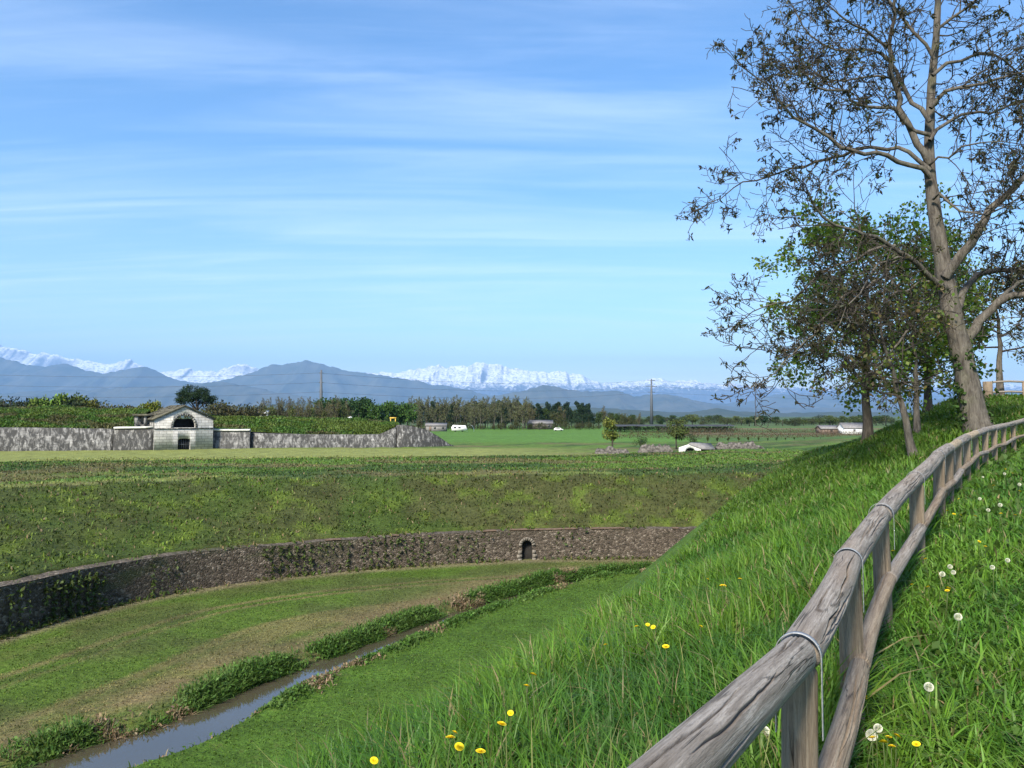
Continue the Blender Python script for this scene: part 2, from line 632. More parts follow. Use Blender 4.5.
WALL = dense([(-58, -80), (-44, -20), (-35.5, 14), (-31.5, 26), wp(0, 640), wp(100, 611), wp(200, 590), wp(300, 577), wp(400, 568), wp(527, 561), wp(610, 559.5), wp(690, 558.5), (26, 67), (42, 76), (75, 110), (140, 200)], 700)
EDGE_P = [(-9, -60, -1.9), (-4.2, -12, -1.75), (-1.4, 0, -1.72), (-0.38, 3.6, -1.84), (0.55, 6.6, -2.28), (1.7, 10, -2.75), (4.5, 16.2, -3.12), (8.9, 27.7, -3.05), (13.6, 37.5, -2.5), (17.0, 43.5, -1.9), (22.5, 51, -2.3), (33, 61, -1.2), (70, 90, -1.0), (150, 150, -1.0)]
EDGE = dense([(a, b) for a, b, c in EDGE_P], 500)
STREAM = dense([(-40, -30), (-30, 0), (-24, 12), wp(-60, 830), wp(32, 785), wp(102, 753), wp(162, 735), wp(224, 708), wp(266, 687), wp(332, 661), wp(370, 646), wp(410, 629), wp(450, 615), wp(482, 604), wp(535, 589), wp(600, 576), (14, 59), (30, 63.5), (60, 85)], 500)
# fence line: (px, rail-top y, depth)
FENCE = [(560, 836, 1.0), (798, 634, 2.42), (848, 549, 3.95), (881, 506, 5.65), (915, 473, 7.8), (938, 451.5, 10.3), (948.5, 444.5, 11.9), (957.5, 439.5, 13.6), (966.5, 434.5, 15.3), (975.5, 431, 17.0), (984.5, 428, 18.7), (993.5, 426, 20.5), (1003, 424, 22.3), (1013.5, 421.5, 24.2), (1026, 418, 26.2), (1040, 415, 28.3)]
RAIL_H = 0.95
fence_top = np.array([at(a, b, Y) for a, b, Y in FENCE])

ctrl = [(p[0], p[1], p[2] - RAIL_H) for p in fence_top]
ctrl += [p for p in EDGE_P if -20 < p[1] < 70]
ctrl += [(1.5, -3, -1.6), (0, 0.3, -1.6), (-0.4, 2.4, -1.66), (3, 1, -1.58), (5.5, 4, -1.52), (8, 8, -1.42), (12, 12, -1.32), (17, 17, -1.15), (24, 24, -0.9), (6, -4, -1.6), (15, 0, -1.5), (30, 10, -1.2), (2, -15, -1.65)]
TREE_P = at(978, 431, 26.5)
LEAN_P, STEM_P, LINDEN_P, DARK_P = at(915, 457, 26), at(917, 436, 32), at(868, 442, 35), at(928, 413, 39)
for p in (TREE_P, LEAN_P, STEM_P, LINDEN_P, DARK_P, at(946, 404, 44), at(975, 396.5, 46), at(1024, 399, 44), at(1024, 407, 37), at(1024, 413, 32), at(990, 408, 36), at(872, 441.5, 41), at(905, 428, 43), at(1100, 400, 40)):
    ctrl.append(tuple(p))
ctrl += [(24.5, 52.5, -1.9), (34, 62, -0.6), (42, 62, 0.5), (45, 45, 0.6), (60, 60, 0.2), (40, 26, 0.0), (60, 20, -0.8)]
ctrl = np.array(ctrl, float)


def tps_fit(c, lam=0.02):
    d = np.linalg.norm(c[:, None, :2] - c[None, :, :2], axis=2)
    K = np.where(d > 0, d * d * np.log(d + 1e-12), 0) + np.eye(len(c)) * lam
    P = np.c_[np.ones(len(c)), c[:, :2]]
    A = np.block([[K, P], [P.T, np.zeros((3, 3))]])
    return np.linalg.solve(A, np.r_[c[:, 2], np.zeros(3)])


TPS = tps_fit(ctrl)


def tps(x, y):
    out = np.full(x.shape, TPS[len(ctrl)]) + TPS[len(ctrl) + 1] * x + TPS[len(ctrl) + 2] * y
    for w, (cx, cy_, _) in zip(TPS, ctrl):
        d2 = (x - cx) ** 2 + (y - cy_) ** 2 + 1e-12
        out += w * 0.5 * d2 * np.log(d2)
    return np.clip(out, -3.3, 1.5)


def signed(x, y, line):
    """Signed distance to a polyline (positive on its left) and the nearest index."""
    sh = x.shape
    x, y = x.ravel(), y.ravel()
    D, I = np.empty(len(x)), np.empty(len(x), np.int64)
    tan = np.gradient(line, axis=0)
    tan /= np.linalg.norm(tan, axis=1, keepdims=True)
    for a in range(0, len(x), 20000):
        dx = x[a:a + 20000, None] - line[None, :, 0]
        dy = y[a:a + 20000, None] - line[None, :, 1]
        i = np.argmin(dx * dx + dy * dy, axis=1)
        r = np.arange(len(i))
        ddx, ddy = dx[r, i], dy[r, i]
        t = tan[i]
        lat = t[:, 0] * ddy - t[:, 1] * ddx
        dist = np.sqrt(ddx ** 2 + ddy ** 2)
        D[a:a + 20000] = np.where(np.abs(lat) > 0.9 * dist, lat, np.sign(lat) * dist)
        I[a:a + 20000] = i
    return D.reshape(sh), I.reshape(sh)


bank_w = np.interp(np.arange(len(WALL)), [0, 150, 230, 330, 420, 520, 700], [17, 17, 17, 12, 9, 8.5, 9])
_i0 = np.argmin(np.linalg.norm(WALL - np.array(wp(0, 640)), axis=1))
_i1 = np.argmin(np.linalg.norm(WALL - np.array(wp(300, 577)), axis=1))
_i2 = np.argmin(np.linalg.norm(WALL - np.array(wp(527, 561)), axis=1))
bank_w = np.interp(np.arange(len(WALL)), [0, _i0, (_i0 + _i1) // 2, _i1, _i2, 700], [18, 18, 15.5, 11.5, 8.6, 8.6])
edge_z = tps(EDGE[:, 0], EDGE[:, 1])


def fields(x, y):
    t, wi = signed(x, y, WALL)
    e, ei = signed(x, y, EDGE)
    s, si = signed(x, y, STREAM)
    return t, wi, e, ei, s, si


def half_width(si):
    j = [np.argmin(np.linalg.norm(STREAM - np.array(wp(*p)), axis=1)) for p in ((20, 783), (150, 733), (300, 671), (430, 622), (535, 589))]
    return np.interp(si, [0] + j + [499], [1.5, 1.55, 1.2, 0.75, 0.45, 0.3, 0.3])


def height(x, y, F=None):
    t, wi, e, ei, s, si = F if F is not None else fields(x, y)
    # far side: wall top, bank up to the crest, plateau falling gently to the plain
    u = np.maximum(t - 0.5, 0) / bank_w[wi]
    lump = (fbm(x * 0.35, y * 0.35, 3, 4) - 0.5)
    wt_ = WTOP + 0.3 * sstep(_i1, _i0, wi)
    bank = wt_ + (CREST - wt_) * (np.clip(u, 0, 1) * 0.85 + 0.15 * sstep(0, 1, u)) - 0.15 * np.exp(-((u - 1) / 0.12) ** 2)
    back = np.maximum(t - bank_w[wi], 0)
    swell = 0.35 * np.exp(-((back - 32 - 6 * (fbm(x * 0.02, y * 0.02, 8, 2) - 0.5)) / 8) ** 2) - 0.25 * np.exp(-((back - 12) / 6) ** 2)
    far = bank - (CREST - PLAIN) * sstep(3, 78, back) + np.where(u > 1, swell, 0)
    far = far + lump * 0.55 * sstep(0.5, 3, t) * np.exp(-back / 160)
    # ditch floor with the stream channel
    w = half_width(si)
    ch = np.exp(-np.maximum(np.abs(s) - w, 0) ** 2 / 0.22)
    fl = FLOOR + 0.16 * (fbm(x * 0.25, y * 0.25, 5, 4) - 0.5) - 0.5 * ch
    fl = fl + 0.14 * np.exp(-((np.abs(s) - w - 0.9) / 0.6) ** 2)
    fl = fl + 0.06 * sstep(1.8, 0.3, -t) + 0.20 * np.exp(-((t + 7.5) / 1.2) ** 2)
    # rampart
    top = tps(x, y)
    inner = sstep(42, 75, -e)
    top = top * (1 - inner) + PLAIN * inner
    top = top + 0.10 * (fbm(x * 0.5, y * 0.5, 9, 4) - 0.5)
    ep = np.maximum(e, 0)
    fall = edge_z[ei] - (0.22 * ep + 0.66 * (ep - 1.6 * (1 - np.exp(-ep / 1.6)))) + 0.3 * (fbm(x * 0.4, y * 0.4, 12, 3) - 0.5) * sstep(0, 2, ep)
    near = np.where(e <= 0, top, fall)
    ditch = np.where(e < 0, near, np.maximum(near, fl) + 0.25 * np.exp(-np.abs(near - fl) / 0.6) * (near < -4))
    return np.where(t > 0.95, far, ditch)


def axis(segs):
    out = [segs[0][0]]
    for a, b, st, gr in segs:
        x, s = a, st
        while x + s < b:
            x += s
            out.append(x)
            s *= gr
        out.append(b)
    return np.unique(np.round(np.array(out), 3))


ax_x = axis([(0, 48, 0.4, 1.0), (48, 60000, 0.5, 1.075)])
ax_n = axis([(0, 62, 0.4, 1.0), (62, 60000, 0.5, 1.075)])
XS = np.unique(np.r_[-ax_n, ax_x])
YS = np.unique(np.r_[-axis([(0, 8, 0.5, 1.0), (8, 3000, 0.7, 1.2)]), axis([(0, 78, 0.4, 1.0), (78, 230, 1.0, 1.0), (230, 56000, 1.2, 1.07)])])
GX, GY = np.meshgrid(XS, YS)
FLD = fields(GX, GY)
GZ = height(GX, GY, FLD)


def hz(x, y):
    x, y = np.asarray(x, float), np.asarray(y, float)
    i = np.clip(np.searchsorted(XS, x) - 1, 0, len(XS) - 2)
    j = np.clip(np.searchsorted(YS, y) - 1, 0, len(YS) - 2)
    fx = (x - XS[i]) / (XS[i + 1] - XS[i])
    fy = (y - YS[j]) / (YS[j + 1] - YS[j])
    return (GZ[j, i] * (1 - fx) + GZ[j, i + 1] * fx) * (1 - fy) + (GZ[j + 1, i] * (1 - fx) + GZ[j + 1, i + 1] * fx) * fy


def hit(px, py, dz=0.0, far=400.0):
    r = ray(px, py)
    Y = np.exp(np.linspace(math.log(0.8), math.log(far), 3000))
    d = r[2] * Y - (hz(r[0] * Y, Y) + dz)
    k = np.argmax(d < 0)
    if d[k] >= 0:
        return None
    return r * Y[k]


def lerp(a, b, f):
    return a * (1 - f[..., None]) + np.asarray(b) * f[..., None]


def ground_colour():
    x, y, z = GX, GY, GZ
    t, wi, e, ei, s, si = FLD
    n = fbm(x * 0.18, y * 0.18, 21, 5)
    n2 = fbm(x * 0.7, y * 0.7, 31, 4)
    n3 = fbm(x * 0.05, y * 0.05, 41, 4)
    lush = np.array([0.064, 0.138, 0.016])
    c = np.broadcast_to(lush, x.shape + (3,)).copy()
    # ditch floor: mown grass with dry tracks that follow the wall
    inditch = (t <= 0.95) & (e > 0)
    fl = np.broadcast_to(np.array([0.072, 0.122, 0.016]), x.shape + (3,)).copy()
    band = fbm(t * 1.1 + 3, wi * 0.006, 51, 5)
    fl = lerp(fl, (0.165, 0.145, 0.055), sstep(0.46, 0.60, band) * 0.85 * (s > 1))
    fl = lerp(fl, (0.072, 0.074, 0.028), sstep(0.48, 0.63, n) * 0.5 * (s > 0.5))
    dry = np.exp(-((s - half_width(si) - 2.6) / 1.7) ** 2) * sstep(0.36, 0.52, n2 * 0.5 + n * 0.5)
    fl = lerp(fl, (0.19, 0.135, 0.075), dry * 0.6)
    fl = lerp(fl, (0.20, 0.165, 0.10), np.exp(-((t + 0.5) / 0.55) ** 2) * 0.8)
    lawn = sstep(-1.2, -2.2, s)
    fl = lerp(fl, (0.062, 0.120, 0.015), lawn)
    fl = lerp(fl, (0.06, 0.05, 0.035), sstep(0.5, 0.0, np.abs(s) - half_width(si)))
    c = np.where(inditch[..., None], fl, c)
    c = np.where(((e > 0) & (z > FLOOR + 0.6) & (t <= 0.5))[..., None], np.array([0.072, 0.138, 0.018]), c)
    # bank and plateau
    u = (t - 0.5) / bank_w[wi]
    back = t - bank_w[wi]
    bk = np.broadcast_to(np.array([0.048, 0.076, 0.014]), x.shape + (3,)).copy()
    wright = sstep(_i0, _i2, wi)
    bk = lerp(bk, (0.064, 0.060, 0.024), np.clip(sstep(0.36, 0.60, n) * (0.30 + 0.35 * wright), 0, 1))
    bk = lerp(bk, (0.085, 0.125, 0.018), sstep(0.54, 0.70, n2) * 0.75)
    pl = np.broadcast_to(np.array([0.080, 0.140, 0.022]), x.shape + (3,)).copy()
    pl = lerp(pl, (0.170, 0.190, 0.055), np.exp(-((back - 2.6) / 2.2) ** 2) * sstep(0.30, 0.55, n3 + 0.2 * (1 - wright)))
    pl = lerp(pl, (0.036, 0.070, 0.016), sstep(0.45, 0.58, fbm(x * 0.06, back * 0.25, 61, 4)) * 0.9)
    pl = lerp(pl, (0.120, 0.105, 0.045), sstep(0.55, 0.68, fbm(x * 0.09 + 9, y * 0.16, 63, 4)) * 0.8)
    mown = sstep(117, 124, y - 0.03 * x + 8 * (n3 - 0.5)) * sstep(-30, -36, -np.abs(x + 60) + 40 - 40)
    pl = lerp(pl, (0.185, 0.205, 0.058), sstep(116, 124, y - 0.05 * x + 10 * (n3 - 0.5)) * sstep(30, -10, x) * sstep(175, 160, y))
    # farm fields on the plain
    fld = (y > 206 + 10 * (n3 - 0.5)) & (x > -40) & (x < 0.128 * y + 24)
    pl = np.where(fld[..., None], np.array([0.075, 0.155, 0.026]) * (.85 + .3 * fbm(x * .02 + y * .1, y * .05, 66, 4))[..., None], pl)
    fld2 = (y > 206) & ~fld & (x > 0)
    strip = (np.floor((y + 0.1 * x) / 42).astype(int) % 3)[..., None]
    pl = np.where(fld2[..., None], np.where(strip == 0, np.array([0.085, 0.125, 0.038]), np.where(strip == 1, np.array([0.125, 0.105, 0.050]), np.array([0.062, 0.115, 0.030]))), pl)
    pl = np.where((y > 520)[..., None], np.array([0.055, 0.085, 0.030]) * (0.7 + 0.6 * vnoise(x * 0.006, y * 0.003, 71))[..., None], pl)
    far = np.where((u < 1)[..., None], bk, pl)
    far = lerp(far, bk, sstep(1.08, 1.0, u) * (u >= 1))
    c = np.where((t > 0.5)[..., None], far, c)
    return c


GC = ground_colour()
ny, nx = GX.shape
idx = np.arange(ny * nx).reshape(ny, nx)
q = np.stack([idx[:-1, :-1], idx[:-1, 1:], idx[1:, 1:], idx[1:, :-1]], -1).reshape(-1, 4)
g = MB()
g.add(np.stack([GX, GY, GZ], -1).reshape(-1, 3), q, GC.reshape(-1, 3))
tag(g.build('ground', M['turf'], None, True), kind='structure')

# stream water: a ribbon in the channel
m, nt, out = new_mat('stream_water')
k = NT(nt)
p = k.pos()
wn_ = k.noise(k.mapping(p, (1, 1, 1)), 7.0, 3, 0.5)
b = k.bsdf((0.060, 0.052, 0.034), 0.04, 0.5, k.bump(wn_, 0.05, 0.02), out)
b.inputs['IOR'].default_value = 1.85
tanS = np.gradient(STREAM, axis=0)
tanS /= np.linalg.norm(tanS, axis=1, keepdims=True)
norS = np.stack([-tanS[:, 1], tanS[:, 0]], 1)
hw = half_width(np.arange(500)) + 0.5
wv = np.zeros((500, 2, 3))
wv[:, 0, :2] = STREAM + norS * hw[:, None]
wv[:, 1, :2] = STREAM - norS * hw[:, None]
wv[..., 2] = WATER
i = np.arange(499) * 2
mb = MB()
mb.add(wv.reshape(-1, 3), np.stack([i + 1, i + 3, i + 2, i], 1))
tag(mb.build('stream_water', m), kind='structure')

# ------------------------------------------------------------------ mountains
def mountain_range(name, prof, D, T, seed, mat, rough=0.5, spurs=2600.0, n=900, rows=40, z_base=-30):
    prof = np.array(prof, float)
    px = np.linspace(-900, 1900, n)
    yy = np.interp(px, prof[:, 0], prof[:, 1])
    X = (px - 512) / FPX * D
    ridge = (416 - yy) / FPX * D
    jag = (fbm(X / spurs * 2.2, X * 0 + 1.5, seed, 5) - 0.5)
    ridge = ridge + 150 * rough * (1 - 2 * np.abs(2 * fbm(X / spurs * 5.5, X * 0 + 4.5, seed + 21, 4) - 1))
    ridge = np.maximum(ridge * (1 + 0.10 * rough * jag) + rough * jag * 260, 8)
    tt = np.linspace(-1, 1, rows)
    XX, TT = np.meshgrid(X, tt)
    wob = (fbm(XX / spurs, TT * 1.5 + 7, seed + 3, 4) - 0.5)
    XW = XX + wob * spurs * 1.2
    rid = 1 - np.abs(2 * fbm(XW / spurs, TT * 0.8, seed + 9, 4) - 1)
    base = np.clip(1 - np.abs(TT), 0, 1)
    powr = 0.75 + 1.5 * (1 - rid)
    Z = ridge[None] * base ** powr
    Z += ridge[None] * 0.22 * rough * (fbm(XX / spurs * 3, TT * 5, seed + 5, 5) - 0.5) * np.sin(np.pi * base)
    Z = Z + z_base * (1 - base)
    YY = D + TT * T
    mb = MB()
    idx = np.arange(rows * n).reshape(rows, n)
    q = np.stack([idx[:-1, :-1], idx[:-1, 1:], idx[1:, 1:], idx[1:, :-1]], -1).reshape(-1, 4)
    mb.add(np.stack([XX, YY, Z], -1).reshape(-1, 3), q)
    tag(mb.build(name, mat, None, False), kind='structure')


snowy = mat_mountain('snowy_rock', (0.045, 0.055, 0.055), (0.12, 0.12, 0.12), 1680, 380, 0.0026)
snowy2 = mat_mountain('far_snow_rock', (0.07, 0.08, 0.08), (0.20, 0.19, 0.185), 1500, 300, 0.0008)
forest = mat_mountain('forested_slope', (0.045, 0.060, 0.050), (0.095, 0.10, 0.08), None, 0, 0.0016)
forest2 = mat_mountain('wooded_foothill', (0.032, 0.048, 0.030), (0.06, 0.07, 0.045), None, 0, 0.004)
mountain_range('snowy_mountains', [(-900, 380), (-500, 360), (-200, 352), (-60, 350), (0, 347.5), (25, 351), (50, 357), (75, 361), (105, 366), (130, 362.5), (150, 372), (215, 372), (238, 363.5), (262, 372), (330, 374), (400, 373), (418, 369.5), (432, 367), (442, 366.5), (453, 366), (464, 368), (472, 365.5), (479, 363.5), (486, 365), (492, 366.5), (501, 366), (512, 368.5), (524, 369), (541, 373.5), (553, 375), (563, 373.5), (578, 375), (590, 381), (600, 383), (617, 383.5), (633, 381.5), (645, 382.5), (656, 380), (668, 382), (681, 381.5), (694, 380.5), (705, 384), (716, 384.5), (739, 386.5), (780, 389), (840, 386), (900, 389), (1000, 386), (1300, 380), (1900, 392)], 46000, 6000, 4, snowy, 0.9, 2600, 2200, 80)
mountain_range('forested_mountains', [(-900, 372), (-300, 362), (-60, 356), (0, 358), (12, 360), (25, 365), (45, 367), (66, 364.5), (85, 370), (101, 373.5), (122, 369.5), (142, 366.5), (152, 369), (165, 376), (178, 381), (200, 383), (228, 379), (245, 373.5), (256, 371), (273, 364.5), (290, 362.5), (301, 361.5), (306, 360.2), (313, 363), (327, 365.5), (352, 370.5), (388, 376), (418, 381), (454, 388), (480, 394), (505, 398), (560, 404), (660, 404), (730, 404), (752, 402), (764, 398), (775, 395.5), (790, 394), (815, 396), (850, 397), (885, 400), (930, 401), (1000, 393), (1100, 385), (1400, 392), (1900, 400)], 27000, 4200, 14, forest, 0.35, 1500, 1300, 50)
mountain_range('blue_ridge', [(-900, 404), (-200, 400), (0, 394), (60, 391), (120, 388), (180, 386), (215, 382), (240, 385), (270, 391), (300, 396.5), (330, 401), (400, 404), (450, 403), (490, 398), (505, 394.5), (520, 392.5), (541, 385.5), (552, 386), (565, 389), (580, 391.5), (600, 391.5), (614, 391.5), (633, 396.5), (645, 395), (658, 394.5), (675, 396), (692, 400), (716, 405), (740, 408), (800, 409), (1000, 408), (1400, 402), (1900, 406)], 20000, 2800, 24, forest, 0.25, 1000, 1200, 40)
mountain_range('foothills', [(-900, 411), (0, 408), (200, 408), (280, 404), (310, 402), (327, 400), (345, 401), (380, 406), (440, 409), (500, 408), (525, 405), (545, 403.5), (565, 405), (590, 407), (640, 411), (690, 412.5), (705, 410), (716, 408.5), (730, 411), (760, 413), (1000, 412), (1900, 412)], 9000, 1200, 34, forest2, 0.08, 700, 900, 24)

# haze: the air between here and the mountains
hm, nt, out = new_mat('thin_air')
pv = nt.nodes.new('ShaderNodeVolumePrincipled')
pv.inputs['Color'].default_value = (0.29, 0.56, 1.0, 1)
pv.inputs['Density'].default_value = 2.9e-5
pv.inputs['Anisotropy'].default_value = 0.0
nt.links.new(pv.outputs[0], out.inputs['Volume'])
mb = MB()
mb.box((-64000, -3300, -13.6), (64000, 58000, 4200))
hz_o = mb.build('haze', hm)
tag(hz_o, kind='stuff')

# ------------------------------------------------------------------ ditch wall with its little arched doorway
tanW = np.gradient(WALL, axis=0)
tanW /= np.linalg.norm(tanW, axis=1, keepdims=True)
norW = np.stack([-tanW[:, 1], tanW[:, 0]], 1)        # points into the bank
sel = np.arange(np.argmin(np.abs(WALL[:, 1] - 5) + (WALL[:, 0] > 0) * 1e3), np.argmin(np.linalg.norm(WALL - np.array([75, 110]), axis=1)))
seg_len = np.r_[0, np.cumsum(np.linalg.norm(np.diff(WALL[sel], axis=0), axis=1))]
s_door = np.interp(0, (WALL[sel] - np.array(wp(527, 561))) @ tanW[_i2], seg_len)
ss = np.unique(np.r_[np.arange(0, seg_len[-1], 0.55), s_door + np.linspace(-1.0, 1.0, 41)])
WX = np.stack([np.interp(ss, seg_len, WALL[sel][:, j]) for j in (0, 1)], 1)
WN = np.stack([np.interp(ss, seg_len, norW[sel][:, j]) for j in (0, 1)], 1)
wi_ = np.interp(ss, seg_len, sel)
ditch_wall = thing('rubble_retaining_wall', 'long curved retaining wall of dark rubble stone along the foot of the far bank', 'wall')
mb = MB()
cp = MB()
DW, DH = 0.42, 1.62           # doorway half-width, height to the arch crown
ZB, ZT = FLOOR - 0.3, WTOP + 0.06
green = np.clip(np.interp(wi_, [_i0 - 40, _i0 + 10, _i1, _i2], [1.0, 1.0, 0.5, 0.12]), 0, 1)


def wall_quad(a, b, za0, zb0, za1, zb1, off):
    pa, pb = WX[a] + WN[a] * off, WX[b] + WN[b] * off
    v = [(*pa, za0), (*pb, zb0), (*pb, zb1), (*pa, za1)]
    uv = [(ss[a], za0), (ss[b], zb0), (ss[b], zb1), (ss[a], za1)]
    mb.add(v, np.array([(0, 1, 2, 3)]), np.array([[green[a]] * 3, [green[b]] * 3, [green[b]] * 3, [green[a]] * 3]), uv)


def door_top(s):
    d = abs(s - s_door)
    return FLOOR + DH - DW + math.sqrt(max(DW * DW - d * d, 0)) if d <= DW + 1e-6 else None


bot = 0.0
batter = 0.28
nrow = 6
for a in range(len(ss) - 1):
    b = a + 1
    ta, tb = door_top(ss[a]), door_top(ss[b])
    wob_a, wob_b = [0.10 * (float(vnoise(ss[j] * 0.9, 0.5, 77)) - 0.5) for j in (a, b)]
    topa, topb = ZT + 0.12 * (float(vnoise(ss[a] * 0.35, 3.5, 78)) - 0.5), ZT + 0.12 * (float(vnoise(ss[b] * 0.35, 3.5, 78)) - 0.5)
    topa, topb = topa + .3 * float(sstep(_i1, _i0, wi_[a])), topb + .3 * float(sstep(_i1, _i0, wi_[b]))
    z0a, z0b = (ta if ta and tb else ZB), (tb if ta and tb else ZB)
    wall_quad(a, b, z0a, z0b, topa, topb, 0.0)
    # top
    pa0, pb0, pb1, pa1 = WX[a], WX[b], WX[b] + WN[b] * 1.5, WX[a] + WN[a] * 1.5
    mb.add([(*pa0, topa), (*pb0, topb), (*pb1, topb), (*pa1, topa)], np.array([(0, 1, 2, 3)]), (green[a],) * 3, [(ss[a], 0), (ss[b], 0), (ss[b], 1.1), (ss[a], 1.1)])
    # coping course
    o0, o1, ch0, ch1 = -0.05, 0.5, 0.002, 0.05 + 0.04 * float(vnoise(ss[a] * 1.7, 2.2, 80))
    if vnoise(ss[a] * 0.8, 9.1, 79) > 0.42 + 0.5 * green[a]:
        P = [WX[a] + WN[a] * o0, WX[b] + WN[b] * o0, WX[b] + WN[b] * o1, WX[a] + WN[a] * o1]
        Z = [topa, topb, topb, topa]
        vv = [(*P[j], Z[j] + ch0) for j in range(4)] + [(*P[j], Z[j] + ch1) for j in range(4)]
        cp.add(vv, np.array([(0, 1, 5, 4), (4, 5, 6, 7), (0, 3, 2, 1)]))
    if ta and tb:     # soffit
        pa, pb = WX[a], WX[b]
        qa, qb = WX[a] + WN[a] * 0.45, WX[b] + WN[b] * 0.45
        mb.add([(*pa, ta), (*qa, ta), (*qb, tb), (*pb, tb)], np.array([(0, 1, 2, 3)]))
mb.build('wall_face', M['rubble'], ditch_wall)
cp.build('coping', M['coping'], ditch_wall)
jd = np.argmin(np.abs(ss - s_door))
dc, dn = WX[jd], WN[jd]
dt = np.array([dn[1], -dn[0]])
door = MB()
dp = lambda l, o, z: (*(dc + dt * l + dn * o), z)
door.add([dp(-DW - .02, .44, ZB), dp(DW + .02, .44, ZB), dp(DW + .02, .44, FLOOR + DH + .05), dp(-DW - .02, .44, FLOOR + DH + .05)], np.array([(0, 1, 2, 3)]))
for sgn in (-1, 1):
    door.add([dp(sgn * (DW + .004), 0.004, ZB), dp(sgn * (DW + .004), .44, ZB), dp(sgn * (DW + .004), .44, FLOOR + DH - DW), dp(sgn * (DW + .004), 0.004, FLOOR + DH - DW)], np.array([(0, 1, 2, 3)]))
door.build('door_recess', M['dark'], ditch_wall)  # recess lining carries its shade in the colour
fr = MB()
for sgn in (-1, 1):
    for r_ in range(3):
        w_ = 0.30 + 0.1 * (r_ % 2)
        z0 = FLOOR - 0.1 + r_ * 0.32
        l0, l1 = sorted((sgn * (DW + 0.01), sgn * (DW + w_)))
        vv = [dp(l, o, z) for z in (z0 + .01, z0 + 0.31) for (l, o) in ((l0, -.07), (l1, -.07), (l1, .1), (l0, .1))]
        fr.add(vv, np.array([(0, 3, 2, 1), (4, 5, 6, 7), (0, 1, 5, 4), (1, 2, 6, 5), (2, 3, 7, 6), (3, 0, 4, 7)]))
for a in range(9):
    t0, t1 = math.pi * a / 9 + .02, math.pi * (a + 1) / 9 - .02
    zc = FLOOR + DH - DW
    r0, r1 = DW + .005, DW + .26
    pr = [(r0 * math.cos(t0), r0 * math.sin(t0)), (r1 * math.cos(t0), r1 * math.sin(t0)), (r1 * math.cos(t1), r1 * math.sin(t1)), (r0 * math.cos(t1), r0 * math.sin(t1))]
    vv = [dp(l, o, zc + z) for o in (-.07, .1) for (l, z) in pr]
    fr.add(vv, np.array([(0, 1, 2, 3), (4, 7, 6, 5), (0, 4, 5, 1), (1, 5, 6, 2), (2, 6, 7, 3), (3, 7, 4, 0)]))
fr.build('door_surround', mat_plain('pale_door_stones', (0.165, 0.145, 0.12), 0.9, 0.2, 0.5, 6), ditch_wall)

# ------------------------------------------------------------------ the fort beyond: walls, earth banks, gatehouse
def wall_run(name, label, pts, thick, z0, group=None, streak=1.0, coping=None):
    """pts: (px, top y, depth). A stone wall of that outline, with its own thickness behind the face."""
    o = thing(name, label, 'wall', (0, 0, 0), 0, group)
    P = np.array([at(a, b, Y) for a, b, Y in pts])
    L = np.r_[0, np.cumsum(np.linalg.norm(np.diff(P[:, :2], axis=0), axis=1))]
    s = np.unique(np.r_[np.arange(0, L[-1], 2.0), L])
    Q = np.stack([np.interp(s, L, P[:, j]) for j in range(3)], 1)
    tn = np.gradient(Q[:, :2], axis=0)
    tn /= np.linalg.norm(tn, axis=1, keepdims=True)
    nn = np.stack([-tn[:, 1], tn[:, 0]], 1)
    Q[:, 2] += 0.10 * (vnoise(s * 0.4, s * 0, 91) - 0.5)
    mb = MB()
    n = len(s)
    ring = np.zeros((n, 4, 3))
    ring[:, 0, :2], ring[:, 0, 2] = Q[:, :2] - nn * 0.35, z0
    ring[:, 1] = Q
    ring[:, 2, :2], ring[:, 2, 2] = Q[:, :2] + nn * thick, Q[:, 2]
    ring[:, 3, :2], ring[:, 3, 2] = Q[:, :2] + nn * thick, z0
    i = np.arange(n - 1)[:, None] * 4
    j = np.arange(3)[None]
    q = np.stack([i + j, i + 4 + j, i + 5 + j, i + 1 + j], -1).reshape(-1, 4)
    mb.add(ring.reshape(-1, 3), [q, np.array([(0, 1, 2, 3), (4 * n - 1, 4 * n - 2, 4 * n - 3, 4 * n - 4)])], (streak,) * 3)
    mb.build('wall_face', M['fort'], o)
    if coping:
        cb = MB()
        rg = np.zeros((n, 4, 3))
        for a, (off, dz) in enumerate(((-0.25, 0.01), (-0.25, 0.34), (thick * 0.8, 0.40), (thick * 0.8, 0.01))):
            rg[:, a, :2] = Q[:, :2] + nn * off
            rg[:, a, 2] = Q[:, 2] + dz
        q4 = np.stack([i + np.arange(4)[None], i + 4 + np.arange(4)[None], i + 4 + (np.arange(4)[None] + 1) % 4, i + (np.arange(4)[None] + 1) % 4], -1).reshape(-1, 4)
        cb.add(rg.reshape(-1, 3), [q4, np.array([(0, 1, 2, 3), (4 * n - 1, 4 * n - 2, 4 * n - 3, 4 * n - 4)])])
        cb.build('coping', M[coping], o)
    return o


